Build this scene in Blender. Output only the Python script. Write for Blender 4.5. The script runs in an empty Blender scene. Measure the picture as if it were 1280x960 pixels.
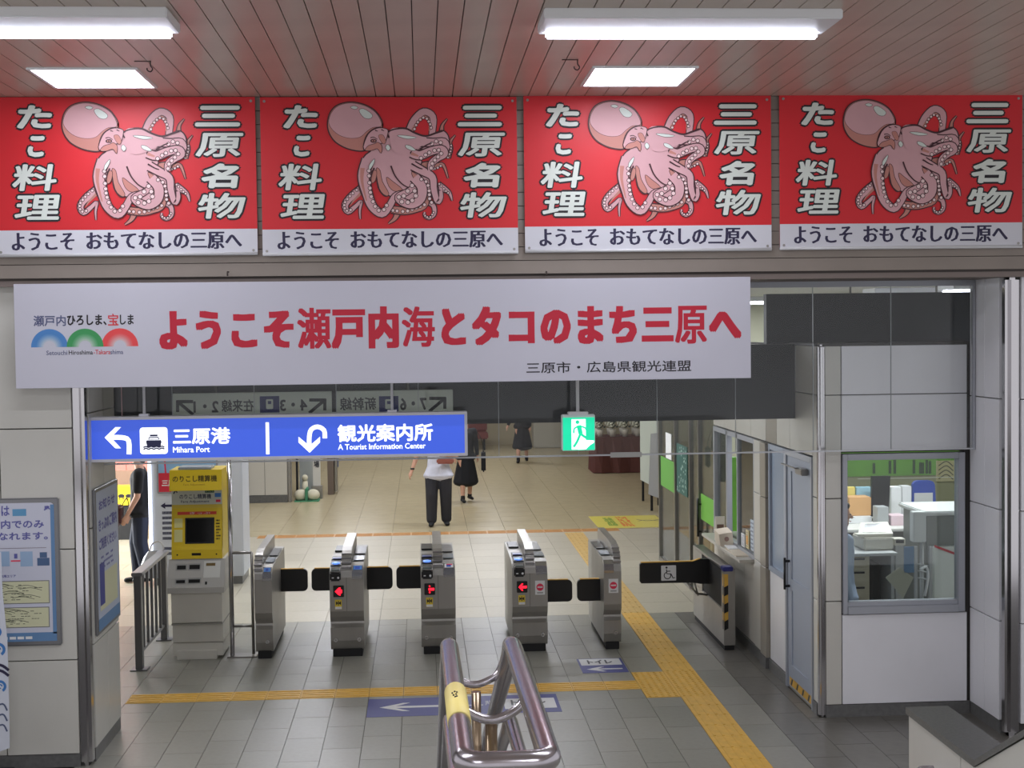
import bpy, bmesh, math, random
from mathutils import Vector, Matrix, noise
from mathutils.geometry import tessellate_polygon
random.seed(7)
S = bpy.context.scene
COL = S.collection
# ------------------------------------------------------------------ camera
F, YAW, PITCH, ROLL, CH = 1746.65, .0644784, .0379988, -.0123365, 3.18226
_fw = Vector((math.sin(YAW)*math.cos(PITCH), math.cos(YAW)*math.cos(PITCH), -math.sin(PITCH)))
_r = Vector((math.cos(YAW), -math.sin(YAW), 0)); _u = _r.cross(_fw)
_c, _s = math.cos(ROLL), math.sin(ROLL)
CR, CU, CF = _c*_r + _s*_u, -_s*_r + _c*_u, _fw
cam = bpy.data.cameras.new('camera'); camo = bpy.data.objects.new('camera', cam); COL.objects.link(camo)
camo.matrix_world = Matrix(((CR.x, CU.x, -CF.x, 0), (CR.y, CU.y, -CF.y, 0), (CR.z, CU.z, -CF.z, CH), (0, 0, 0, 1)))
cam.sensor_width = 36; cam.lens = F/1280*36; cam.clip_end = 200; cam.clip_start = .05
S.camera = camo
# ------------------------------------------------------------------ world and exposure
w = bpy.data.worlds.new('world'); S.world = w; w.use_nodes = True
w.node_tree.nodes['Background'].inputs[0].default_value = (.90, .89, .93, 1)
w.node_tree.nodes['Background'].inputs[1].default_value = 1.0
S.view_settings.view_transform = 'Standard'; S.view_settings.look = 'None'
S.view_settings.exposure = 0.0; S.view_settings.gamma = 1.0; S.view_settings.use_curve_mapping = False
NEAR_TUBE, NEAR_PANEL, FAR_LAMP, DAY = 26, 8, 46, 900

def ray(x, y): return CF + (x-640)/F*CR - (y-480)/F*CU
def at(x, y, Y):                       # photograph pixel -> point on the upright plane at depth Y
    d = ray(x, y); return Vector((0, 0, CH)) + d*(Y/d.y)
def atz(x, y, z=0.):                   # photograph pixel -> point on a level plane
    d = ray(x, y); return Vector((0, 0, CH)) + d*((z-CH)/d.z)
def atx(x, y, X):
    d = ray(x, y); return Vector((0, 0, CH)) + d*(X/d.x)

# ------------------------------------------------------------------ materials
def lin(c):
    return tuple(((v/255)/12.92 if v/255 <= .04045 else ((v/255+.055)/1.055)**2.4) for v in c)
MATS = {}
def mat(name, rgb, rough=.5, metal=0., var=0., scale=6., bump=0., emit=0., spec=.5, stretch=None, ecol=None):
    if name in MATS: return MATS[name]
    m = bpy.data.materials.new(name); m.use_nodes = True; nt = m.node_tree; b = nt.nodes['Principled BSDF']
    c = lin(rgb) + (1,)
    b.inputs['Base Color'].default_value = c; b.inputs['Roughness'].default_value = rough
    b.inputs['Metallic'].default_value = metal; b.inputs['Specular IOR Level'].default_value = spec
    if var or bump:
        tc = nt.nodes.new('ShaderNodeTexCoord'); mp = nt.nodes.new('ShaderNodeMapping')
        nt.links.new(tc.outputs['Object'], mp.inputs[0])
        if stretch: mp.inputs['Scale'].default_value = stretch
        n = nt.nodes.new('ShaderNodeTexNoise'); n.inputs['Scale'].default_value = scale; n.inputs['Detail'].default_value = 5
        nt.links.new(mp.outputs[0], n.inputs['Vector'])
        if var:
            r = nt.nodes.new('ShaderNodeValToRGB')
            r.color_ramp.elements[0].position = .3; r.color_ramp.elements[1].position = .7
            r.color_ramp.elements[0].color = tuple(max(0, v*(1-var)) for v in c[:3]) + (1,)
            r.color_ramp.elements[1].color = tuple(min(1, v*(1+var)) for v in c[:3]) + (1,)
            nt.links.new(n.outputs[0], r.inputs[0]); nt.links.new(r.outputs[0], b.inputs['Base Color'])
        if bump:
            bp = nt.nodes.new('ShaderNodeBump'); bp.inputs['Strength'].default_value = bump; bp.inputs['Distance'].default_value = .01
            nt.links.new(n.outputs[0], bp.inputs['Height']); nt.links.new(bp.outputs[0], b.inputs['Normal'])
    if emit:
        b.inputs['Emission Color'].default_value = (lin(ecol) + (1,)) if ecol else c
        b.inputs['Emission Strength'].default_value = emit
    MATS[name] = m; return m
def glass_mat(name, tint=(235, 242, 240), refl=1.0, rough=.0):
    if name in MATS: return MATS[name]
    m = bpy.data.materials.new(name); m.use_nodes = True; nt = m.node_tree; nt.nodes.clear()
    o = nt.nodes.new('ShaderNodeOutputMaterial'); mx = nt.nodes.new('ShaderNodeMixShader')
    df = nt.nodes.new('ShaderNodeBsdfDiffuse'); df.inputs[0].default_value = (.8, .8, .8, 1); m2 = nt.nodes.new('ShaderNodeMixShader'); m2.inputs[0].default_value = .014
    t = nt.nodes.new('ShaderNodeBsdfTransparent'); g = nt.nodes.new('ShaderNodeBsdfGlossy'); f = nt.nodes.new('ShaderNodeFresnel')
    mu = nt.nodes.new('ShaderNodeMath'); mu.operation = 'MULTIPLY'; mu.inputs[1].default_value = refl
    t.inputs[0].default_value = lin(tint) + (1,); g.inputs['Roughness'].default_value = rough; f.inputs[0].default_value = 1.45
    nt.links.new(f.outputs[0], mu.inputs[0]); nt.links.new(mu.outputs[0], mx.inputs[0])
    nt.links.new(t.outputs[0], mx.inputs[1]); nt.links.new(g.outputs[0], mx.inputs[2]); nt.links.new(mx.outputs[0], m2.inputs[1]); nt.links.new(df.outputs[0], m2.inputs[2]); nt.links.new(m2.outputs[0], o.inputs[0])
    MATS[name] = m; return m

STEEL = mat('brushed_steel', (150, 147, 143), .32, .9, .08, 9, stretch=(1, 1, .06))
STEELD = mat('gate_steel', (158, 155, 149), .42, .55, .06, 9, stretch=(1, 1, .06))
CHROME = mat('polished_steel', (190, 188, 190), .14, 1.)
RAILM = mat('handrail_steel', (172, 167, 172), .22, .95, .04, 40)
ALU = mat('aluminium_frame', (164, 167, 174), .4, .25)
PANELW = mat('white_wall_panel', (226, 226, 230), .28, 0, .03, 2.2)
PANELC = mat('cream_wall_panel', (198, 196, 188), .3, 0, .03, 2.2)
PANELL = mat('pale_wall_panel', (205, 202, 194), .32, 0, .03, 2.2)
JOINT = mat('dark_joint', (58, 56, 54), .7)
BASEG = mat('grey_stone_base', (98, 98, 97), .35, 0, .15, 30)
GRANITE = mat('granite_coping', (88, 88, 86), .3, 0, .22, 60)
TG = [mat('grey_floor_tile_%s' % n, c, .36, 0, .05, 24, .02) for n, c in (('a', (134, 132, 122)), ('b', (130, 129, 119)), ('c', (137, 135, 125)))]
TD = [mat('brown_grey_floor_tile_%s' % n, c, .3, 0, .1, 14, .02) for n, c in (('a', (104, 101, 94)), ('b', (99, 96, 90)))]
TB = [mat('beige_floor_tile_%s' % n, c, .42, 0, .04, 20, .01) for n, c in (('a', (176, 169, 151)), ('b', (173, 166, 148)), ('c', (179, 172, 154)))]
GROUT = mat('grout', (84, 82, 78), .7)
FARF = mat('beige_hall_floor', (184, 171, 138), .24, 0, .05, 5)
YEL = mat('tactile_yellow', (214, 168, 66), .5, 0, .10, 12)
ORG = mat('tactile_ochre', (196, 148, 92), .5, 0, .10, 12)
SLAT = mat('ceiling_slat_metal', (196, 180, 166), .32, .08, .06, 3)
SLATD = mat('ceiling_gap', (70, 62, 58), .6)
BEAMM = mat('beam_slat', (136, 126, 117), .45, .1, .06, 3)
BLK = mat('black_plastic', (16, 16, 18), .35)
BLKM = mat('matt_black', (22, 22, 24), .7)
DARKP = mat('dark_glossy_fascia', (50, 53, 56), .5, spec=.3)
WHT = mat('white_paint', (222, 222, 224), .45)
PAPER = mat('paper_white', (226, 226, 226), .7)
RED = mat('banner_red', (206, 22, 34), .45, 0, .05, 1.2)
BANW = mat('banner_white', (205, 205, 212), .5, 0, .02, 2)
INK = mat('ink_black', (24, 20, 26), .6)
INKN = mat('ink_navy', (38, 32, 66), .6)
TITLE = mat('title_crimson', (188, 18, 48), .5)
GLASS = glass_mat('clear_glass', (254, 255, 255), .6)
GLASSG = glass_mat('office_glass', (246, 250, 247), .9)

# ------------------------------------------------------------------ mesh builder
class MB:
    def __init__(s): s.bm = bmesh.new(); s.mats = []
    def mi(s, m):
        if m is None: return 0
        if m not in s.mats: s.mats.append(m)
        return s.mats.index(m)
    def _set(s, faces, m, smooth=False):
        i = s.mi(m)
        for f in faces: f.material_index = i; f.smooth = smooth
    def box(s, x0, x1, y0, y1, z0, z1, m=None, bev=0., seg=2):
        g = bmesh.ops.create_cube(s.bm, size=1)['verts']
        for v in g: v.co = Vector(((x0+x1)/2 + v.co.x*(x1-x0), (y0+y1)/2 + v.co.y*(y1-y0), (z0+z1)/2 + v.co.z*(z1-z0)))
        fs = set(f for v in g for f in v.link_faces)
        s._set(fs, m)
        if bev:
            es = set(e for f in fs for e in f.edges)
            r = bmesh.ops.bevel(s.bm, geom=list(es), offset=bev, segments=seg, affect='EDGES', clamp_overlap=True)
            s._set(r['faces'], m)
        return s
    def hexa(s, pts, m=None):          # 8 points: bottom 4 then top 4
        v = [s.bm.verts.new(p) for p in pts]
        fs = [s.bm.faces.new([v[i] for i in q]) for q in ((3, 2, 1, 0), (4, 5, 6, 7), (0, 1, 5, 4), (1, 2, 6, 5), (2, 3, 7, 6), (3, 0, 4, 7))]
        s._set(fs, m); return s
    def prism(s, prof, axis, a0, a1, m=None, smooth=False):   # profile in the two other axes, extruded along axis
        def P(a, p):
            return Vector((a, p[0], p[1])) if axis == 0 else (Vector((p[0], a, p[1])) if axis == 1 else Vector((p[0], p[1], a)))
        A = [s.bm.verts.new(P(a0, p)) for p in prof]; B = [s.bm.verts.new(P(a1, p)) for p in prof]
        n = len(prof); fs = []
        for i in range(n):
            j = (i+1) % n; fs.append(s.bm.faces.new((A[i], A[j], B[j], B[i])))
        s._set(fs, m, smooth)
        c = [s.bm.faces.new(list(reversed(A))), s.bm.faces.new(B)]; s._set(c, m)
        return s
    def tube(s, pts, r, m=None, n=12, cap=True, closed=False):
        pts = [Vector(p) for p in pts]; rings = []; N = len(pts)
        rr = r if isinstance(r, (list, tuple)) else [r]*N
        up = None
        for i, p in enumerate(pts):
            if closed: t = (pts[(i+1) % N]-pts[i-1]).normalized()
            elif i == 0: t = (pts[1]-p).normalized()
            elif i == N-1: t = (p-pts[-2]).normalized()
            else: t = ((pts[i+1]-p).normalized()+(p-pts[i-1]).normalized()).normalized()
            if up is None: up = t.orthogonal().normalized()
            up = (up - t*up.dot(t)).normalized(); sd = t.cross(up)
            rings.append([s.bm.verts.new(p+(up*math.cos(2*math.pi*k/n)+sd*math.sin(2*math.pi*k/n))*rr[i]) for k in range(n)])
        fs = []
        for i in range(N if closed else N-1):
            a, b = rings[i], rings[(i+1) % N]
            for k in range(n): fs.append(s.bm.faces.new((a[k], a[(k+1) % n], b[(k+1) % n], b[k])))
        s._set(fs, m, True)
        if cap and not closed: s._set([s.bm.faces.new(list(reversed(rings[0]))), s.bm.faces.new(rings[-1])], m)
        return s
    def ell(s, c, r, m=None, sub=2):
        g = bmesh.ops.create_icosphere(s.bm, subdivisions=sub, radius=1)['verts']
        for v in g: v.co = Vector((c[0]+v.co.x*r[0], c[1]+v.co.y*r[1], c[2]+v.co.z*r[2]))
        s._set(set(f for v in g for f in v.link_faces), m, True); return s
    def poly(s, pts, m=None):
        s._set([s.bm.faces.new([s.bm.verts.new(p) for p in pts])], m); return s
    def done(s, recalc=True):
        if recalc: bmesh.ops.recalc_face_normals(s.bm, faces=s.bm.faces)
        me = bpy.data.meshes.new('mesh'); s.bm.to_mesh(me); s.bm.free()
        for m in s.mats: me.materials.append(m)
        return me

def wl(o):
    v = Vector((0, 0, 0))
    while o: v = v + o.location; o = o.parent
    return v
def tag(o, label=None, cat=None, group=None, kind=None):
    if label: o['label'] = label
    if cat: o['category'] = cat
    if group: o['group'] = group
    if kind: o['kind'] = kind
    return o
def thing(name, label, cat, loc=(0, 0, 0), group=None):
    o = bpy.data.objects.new(name, None); o.empty_display_size = .1; COL.objects.link(o); o.location = loc
    return tag(o, label, cat, group)
def obj(name, mb, parent=None, label=None, cat=None, group=None, kind=None, recalc=True, origin=None):
    me = mb.done(recalc) if isinstance(mb, MB) else mb
    me.name = name
    o = bpy.data.objects.new(name, me); COL.objects.link(o)
    if parent:
        o.parent = parent; sh = wl(parent)
    else:
        if origin is None:
            n = len(me.vertices)
            xs = [v.co.x for v in me.vertices]; ys = [v.co.y for v in me.vertices]; zs = [v.co.z for v in me.vertices]
            origin = Vector(((min(xs)+max(xs))/2, (min(ys)+max(ys))/2, min(zs))) if n else Vector((0, 0, 0))
        sh = Vector(origin); o.location = sh
    if sh.length: me.transform(Matrix.Translation(-sh))
    return tag(o, label, cat, group, kind)
def struct(name, mb, **k): return obj(name, mb, kind='structure', origin=(0, 0, 0), **k)
def piece(name, me, parent, loc, rotz=0.):      # shared mesh piece
    o = bpy.data.objects.new(name, me); COL.objects.link(o); o.parent = parent; o.location = Vector(loc)-wl(parent)
    if rotz: o.rotation_euler.z = rotz
    return o

# ------------------------------------------------------------------ flat print
_tc = {}
def glyphs(txt):
    if txt in _tc: return _tc[txt]
    c = bpy.data.curves.new('t', 'FONT'); c.body = txt; c.size = 1; c.resolution_u = 2
    o = bpy.data.objects.new('t', c); COL.objects.link(o); bpy.context.view_layer.update()
    m = o.to_mesh(); V = [(v.co.x, v.co.y) for v in m.vertices]; Fc = [tuple(p.vertices) for p in m.polygons]
    o.to_mesh_clear(); bpy.data.objects.remove(o); bpy.data.curves.remove(c)
    _tc[txt] = (V, Fc); return _tc[txt]
def smooth(pts, n=4, closed=False):
    P = [Vector(p) for p in pts]; N = len(P); out = []
    for i in range(N if closed else N-1):
        p0 = P[i-1] if (closed or i > 0) else P[0]; p1 = P[i]; p2 = P[(i+1) % N]; p3 = P[(i+2) % N] if (closed or i+2 < N) else P[-1]
        for k in range(n):
            t = k/n; out.append(.5*((2*p1)+(p2-p0)*t+(2*p0-5*p1+4*p2-p3)*t*t+(3*p1-p0-3*p2+p3)*t**3))
    if not closed: out.append(P[-1])
    return out
class Print:
    """flat printing on the plane origin + u*ux + v*uy, each layer a hair above the last"""
    def __init__(s, o, ux, uy, n, step=.0006):
        s.mb = MB(); s.o = Vector(o); s.ux = Vector(ux); s.uy = Vector(uy); s.n = Vector(n); s.step = step
    def P(s, u, v, L): return s.o + s.ux*u + s.uy*v + s.n*(s.step*(L+1))
    def _face(s, pts, m):
        try: s.mb._set([s.mb.bm.faces.new([s.mb.bm.verts.new(p) for p in pts])], m)
        except ValueError: pass
    def rect(s, u0, v0, u1, v1, m, L=0): s._face([s.P(u0, v0, L), s.P(u1, v0, L), s.P(u1, v1, L), s.P(u0, v1, L)], m); return s
    def rrect(s, u0, v0, u1, v1, r, m, L=0):
        pts = []
        for cx, cy, a in ((u1-r, v1-r, 0), (u0+r, v1-r, 90), (u0+r, v0+r, 180), (u1-r, v0+r, 270)):
            for k in range(5): t = math.radians(a+k*22.5); pts.append(s.P(cx+r*math.cos(t), cy+r*math.sin(t), L))
        s._face(pts, m); return s
    def poly(s, pts, m, L=0):
        q = [Vector((p[0], p[1], 0)) for p in pts]
        vs = [s.mb.bm.verts.new(s.P(p.x, p.y, L)) for p in q]; i = s.mb.mi(m)
        for t in tessellate_polygon([q]):
            try: f = s.mb.bm.faces.new([vs[k] for k in t]); f.material_index = i
            except ValueError: pass
        return s
    def disc(s, u, v, r, m, L=0, r2=None, n=12):
        r2 = r2 or r
        s._face([s.P(u+r*math.cos(2*math.pi*k/n), v+r2*math.sin(2*math.pi*k/n), L) for k in range(n)], m); return s
    def arc(s, u, v, r0, r1, a0, a1, m, L=0, n=16):
        for k in range(n):
            t0 = math.radians(a0+(a1-a0)*k/n); t1 = math.radians(a0+(a1-a0)*(k+1)/n)
            s._face([s.P(u+r0*math.cos(t0), v+r0*math.sin(t0), L), s.P(u+r1*math.cos(t0), v+r1*math.sin(t0), L),
                     s.P(u+r1*math.cos(t1), v+r1*math.sin(t1), L), s.P(u+r0*math.cos(t1), v+r0*math.sin(t1), L)], m)
        return s
    def stroke(s, pts, w, m, L=0, w1=None, sm=4):
        P = smooth([(p[0], p[1], 0) for p in pts], sm) if sm and len(pts) > 2 else [Vector((p[0], p[1], 0)) for p in pts]
        N = len(P); A = []; B = []
        for i, p in enumerate(P):
            t = (P[min(i+1, N-1)]-P[max(i-1, 0)]); t = t.normalized() if t.length else Vector((1, 0, 0))
            h = (w + ((w1 if w1 is not None else w)-w)*i/(N-1))/2; nn = Vector((-t.y, t.x, 0))*h
            A.append(s.mb.bm.verts.new(s.P(p.x+nn.x, p.y+nn.y, L))); B.append(s.mb.bm.verts.new(s.P(p.x-nn.x, p.y-nn.y, L)))
        i_ = s.mb.mi(m)
        for i in range(N-1):
            f = s.mb.bm.faces.new((A[i], B[i], B[i+1], A[i+1])); f.material_index = i_
        return s
    def text(s, txt, u0, v0, u1, v1, m, L=0, bold=0., mirror=False, shear=0., square=False):
        V, Fc = glyphs(txt); xs = [v[0] for v in V]; ys = [v[1] for v in V]
        a, b, c, d = min(xs), max(xs), min(ys), max(ys)
        bx, by = bold if isinstance(bold, tuple) else (bold, bold)
        u0 += bx; u1 -= bx; v0 += by; v1 -= by
        sx = (u1-u0)/(b-a); sy = (v1-v0)/(d-c); i_ = s.mb.mi(m)
        offs = [(0, 0)] + ([(bx*math.cos(k*math.pi/4), by*math.sin(k*math.pi/4)) for k in range(8)] if bx and not square else []) + ([(bx*i, by*j) for i, j in ((1, 1), (1, -1), (-1, 1), (-1, -1), (1, 0), (-1, 0), (.5, .5), (-.5, .5), (.5, -.5), (-.5, -.5), (0, 1), (0, -1))] if bx and square else [])
        for io, (ox, oy) in enumerate(offs):
            vs = []
            for x, y in V:
                uu = u0+(x-a)*sx + shear*(y-(c+d)/2)*sy
                if mirror: uu = u0+u1-uu
                vs.append(s.mb.bm.verts.new(s.P(uu+ox, v0+(y-c)*sy+oy, L)+s.n*(.00004*io)))
            for f in Fc:
                try: q = s.mb.bm.faces.new([vs[k] for k in f]); q.material_index = i_
                except ValueError: pass
        return s
    def cells(s, txt, u0, v0, u1, v1, m, L, bold, fine, boldfine):
        # full-width characters in equal cells, the dense ones drawn with a lighter weight
        V, _ = glyphs(txt); xs = [v[0] for v in V]; ys = [v[1] for v in V]
        cw = (u1-u0)/(max(xs)-min(xs)); ch = (v1-v0)/(max(ys)-min(ys)); ox = u0-min(xs)*cw; oy = v0-min(ys)*ch
        for i, c in enumerate(txt):
            W, _ = glyphs(c); a = [v[0] for v in W]; b = [v[1] for v in W]; bd = boldfine if c in fine else bold
            s.text(c, ox+(i+min(a))*cw-bd[0]*.6, oy+min(b)*ch-bd[1]*.6, ox+(i+max(a))*cw+bd[0]*.6, oy+max(b)*ch+bd[1]*.6, m, L, bd, square=True)
    def obj(s, name, parent=None, **k): return obj(name, s.mb, parent, recalc=False, **k)
def front_print(Y, step=.0006): return Print((0, Y, 0), (1, 0, 0), (0, 0, 1), (0, -1, 0), step)   # u = world x, v = world z
def floor_print(z, step=.0006): return Print((0, 0, z), (1, 0, 0), (0, 1, 0), (0, 0, 1), step)     # u = world x, v = world y
def side_print(X, sgn=-1, step=.0006):   # plane at X facing sgn; u runs so that writing reads left to right
    return Print((X, 0, 0), (0, sgn, 0), (0, 0, 1), (sgn, 0, 0), step)
def pr(px0, py0, px1, py1, Y):           # pixel rectangle -> (u0, v0, u1, v1) on plane Y
    a = at(px0, py1, Y); b = at(px1, py0, Y); return a.x, a.z, b.x, b.z
def scribble(p, u0, v0, u1, v1, rows, m, L=1, fill=.6, hgt=.5, seed=1):
    """small print too fine to read in the photograph: rows of short dashes"""
    rnd = random.Random(seed); dv = (v1-v0)/rows
    for i in range(rows):
        v = v1-dv*(i+.5); u = u0; end = u1-(u1-u0)*rnd.random()*.35
        while u < end:
            l = (u1-u0)*(.03+.05*rnd.random())
            if rnd.random() < fill+.25: p.rect(u, v-dv*hgt/2, min(u+l*.8, u1), v+dv*hgt/2, m, L)
            u += l

def area(name, loc, sx, sy, power, rot=(0, 0, 0), col=(1, 1, 1), parent=None, spread=None):
    l = bpy.data.lights.new(name, 'AREA'); l.shape = 'RECTANGLE'; l.size = sx; l.size_y = sy; l.energy = power; l.color = col
    if spread: l.spread = spread
    o = bpy.data.objects.new(name, l); COL.objects.link(o); o.location = Vector(loc)-(wl(parent) if parent else Vector((0, 0, 0)))
    o.rotation_euler = rot; o.parent = parent; return o
# daylight of the station's left exit
area('daylight_exit_light', (-7.6, 20, 1.9), 5.0, 2.6, DAY, (0, -math.pi/2, 0), (.95, .98, 1.0))

# ================================================================== THE SETTING
X0, Y0 = 1.897, 12.761           # corner of the tactile paving grid, tiles of 0.3 m
GATE_EDGE = 15.44
# floor
fl = MB().box(-8, 8, 4.0, 40, -.25, -.012, GROUT)
floor = struct('floor', fl)
def slab_mesh(wx, wy, m, gap=.004, h=.012):
    return MB().box(gap/2, wx-gap/2, gap/2, wy-gap/2, -h, 0, m).done()
_sc = {}
def tile(x, y, wx, wy, m):
    k = (round(wx, 3), round(wy, 3), m.name)
    if k not in _sc: _sc[k] = slab_mesh(wx, wy, m)
    piece('floor_tile', _sc[k], floor, (x, y, 0))
def run(x, a, b, phase, mats, L=.6, wx=.3):
    cuts = [a]; y = math.floor((a-phase)/L)*L+phase
    while y < b-.02:
        if y > a+.02: cuts.append(y)
        y += L
    cuts.append(b)
    for p, q in zip(cuts, cuts[1:]): tile(x, p, wx, q-p, random.choice(mats))
for k in range(-15, 9):
    x = X0+.3*k; ph = Y0 + (.3 if k % 2 else 0.)
    if k >= 5: run(x, 9.2, 11.1, ph, TD); continue
    if k == 4: run(x, 9.2, 11.1, ph, TD); run(x, 11.1, GATE_EDGE, ph, TD, wx=.103); continue
    lo = 9.2
    if k == 0: spans = [(lo, Y0-.9), (Y0, GATE_EDGE)]
    elif k == 1: continue
    elif k >= 2: spans = [(lo, GATE_EDGE)]
    else: spans = [(lo, Y0-.6), (Y0-.3, GATE_EDGE)]
    for a, b in spans: run(x, a, b, ph, TG if k < 3 else TD)
for k in range(-18, -15): run(X0+.3*k, 11.45, GATE_EDGE, Y0, TG)
for i in range(-9, 3):
    for j in range(0, 4):
        x = X0+.6*i; 
        if x > 2.1: continue
        tile(x, GATE_EDGE+.6*j, .6, .6, random.choice(TB))
far = MB()
for i in range(-16, 11):
    for j in range(0, 41):
        x = X0+.6*i; y = GATE_EDGE+.6*j
        if j < 4 and -9 <= i <= 0: continue
        if x > 7.3: continue
        if j < 6 and x > 2.6: continue
        g = .004
        far.box(x+g/2, x+.6-g/2, y+g/2, y+.6-g/2, -.012, 0, random.choice(TB) if j < 11 else FARF)
for i in range(-30, -18):
    for j in range(0, 14): far.box(X0+.3*i+.002, X0+.3*i+.298, 11.45+.3*j-.2, 11.45+.3*j+.096, -.012, 0, TB[0])
for j in range(0, 6): far.box(3.1, 3.22, GATE_EDGE+.6*j+.002, GATE_EDGE+.6*j+.598, -.012, 0, TB[j % 3])
obj('floor_tile_field', far, floor, kind='stuff')
off = MB().box(3.22, 7.9, 11.15, 19.1, -.011, .001, TB[1])
obj('office_floor', off, floor)
# tactile paving
def bar_tile(m, along_x=True):
    b = MB().box(.002, .298, .002, .298, -.010, .002, m)
    for k in range(4):
        c = .045+.07*k
        if along_x: b.box(.012, .288, c-.010, c+.010, .002, .007, m)
        else: b.box(c-.010, c+.010, .012, .288, .002, .007, m)
    return b.done()
def dot_tile(m):
    b = MB().box(.002, .298, .002, .298, -.010, .002, m)
    for i in range(5):
        for j in range(5):
            x, y = .034+.058*i, .034+.058*j
            b.box(x-.011, x+.011, y-.011, y+.011, .002, .007, m)
    return b.done()
ty, tv, td, to = bar_tile(YEL, True), bar_tile(YEL, False), dot_tile(YEL), bar_tile(ORG, True); tvo = bar_tile(mat('tactile_faded', (198, 164, 96), .5, 0, .1, 12), False)
for k in range(-15, 0): piece('tactile_tile', ty, floor, (X0+.3*k, Y0-.6, .001))
for i in range(2):
    for j in range(3): piece('tactile_tile', td, floor, (X0+.3*i, Y0-.3*(j+1), .001))
y = Y0-1.2
while y > 8.9: piece('tactile_tile', tv, floor, (X0+.3, y, .001)); y -= .3
y = Y0
while y < 21.5: piece('tactile_tile', tv if y < 15.4 else tvo, floor, (X0+.3, y, .0012)); y += .3
for k in range(-15, 4): piece('tactile_tile', to, floor, (X0+.3*k, 21.85, .001))

# ceiling above the stairs: long metal slats
CZ = 4.9
ceil = struct('ceiling', MB().box(-7, 7, -4, 10.6, CZ+.02, CZ+.12, SLATD))
sm = MB().box(.003, .1355, -3.9, 10.3, 0, .02, SLAT).done()
x = -3.6
SP = .1386
xs = -1.80195*.706
k0 = int((xs+3.6)/SP)
for i in range(-k0-1, 46):
    piece('ceiling_slat', sm, ceil, (xs+i*SP, 0, CZ))
struct('ceiling_beyond', MB().box(-8, 8, 10.96, 40, 3.57, 3.72, mat('plain_ceiling', (205, 203, 196), .6)))
# beam with its horizontal slats
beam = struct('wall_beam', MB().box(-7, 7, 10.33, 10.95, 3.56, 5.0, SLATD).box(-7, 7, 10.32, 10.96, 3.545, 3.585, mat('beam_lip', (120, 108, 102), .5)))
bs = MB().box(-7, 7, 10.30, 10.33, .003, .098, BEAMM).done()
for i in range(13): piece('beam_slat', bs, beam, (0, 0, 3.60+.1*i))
# enclosing walls (mostly outside the view)
W0 = mat('plain_wall', (176, 172, 166), .6, 0, .05, 2)
struct('wall_left', MB().box(-8.1, -8, 10.4, 40, -.2, 5, W0))
struct('wall_right', MB().box(8, 8.1, 10.4, 40, -.2, 5, W0))
struct('wall_far', MB().box(-8, 8, 39, 39.1, -.2, 3.6, mat('far_wall', (178, 166, 138), .5)))

def panel(parent, x0, x1, y0, y1, z0, z1, m, g=.004):
    """one wall panel; the flat pair of axes gets the joint"""
    b = MB()
    if abs(x1-x0) > abs(y1-y0): b.box(x0+g, x1-g, y0, y1, z0+g, z1-g, m, .002, 1)
    else: b.box(x0, x1, y0+g, y1-g, z0+g, z1-g, m, .002, 1)
    return obj('wall_panel', b, parent)
# left column
cl = struct('wall_column_left', MB().box(-4.6, -2.50, 10.43, 11.38, 0, 3.56, JOINT))
for z0, z1 in ((.1, .80), (.80, 1.62), (1.62, 2.51), (2.51, 3.56)):
    panel(cl, -3.085, -2.56, 10.40, 10.44, z0, z1, PANELC)
    panel(cl, -3.9, -3.085, 10.40, 10.44, z0, z1, PANELC)
for z0, z1 in ((.1, .88), (.88, 1.75), (1.75, 2.61), (2.61, 3.56)):
    panel(cl, -2.51, -2.47, 10.53, 10.98, z0, z1, PANELC)
    panel(cl, -2.51, -2.47, 10.98, 11.40, z0, z1, PANELC)
obj('corner_trim', MB().box(-2.56, -2.475, 10.395, 10.53, 0, 3.56, CHROME, .03, 4), cl)
obj('skirting', MB().box(-3.9, -2.56, 10.41, 10.44, 0, .1, BASEG).box(-2.51, -2.475, 10.53, 11.40, 0, .1, BASEG), cl)
# white wall behind the left column's shoulder, up to the dark lintel
wb = struct('wall_left_return', MB().box(-3.1, -2.55, 11.45, 11.75, 2.4, 3.57, PANELW))
# right column
cr = struct('wall_column_right', MB().box(4.49, 5.6, 10.43, 11.12, 0, 3.56, JOINT))
for z0, z1 in ((.1, .88), (.88, 1.75), (1.75, 2.61), (2.61, 3.56)):
    panel(cr, 4.45, 4.49, 10.52, 10.80, z0, z1, PANELW)
    panel(cr, 4.45, 4.49, 10.80, 11.10, z0, z1, PANELW)
obj('corner_trim', MB().box(4.455, 4.57, 10.39, 10.515, 0, 3.56, CHROME, .035, 4), cr)
for z0, z1 in ((.1, .88), (.88, 1.75), (1.75, 2.61), (2.61, 3.56)): panel(cr, 4.57, 5.5, 10.40, 10.44, z0, z1, PANELW)
obj('skirting', MB().box(4.455, 4.49, 10.52, 11.1, 0, .1, BASEG), cr)
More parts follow.
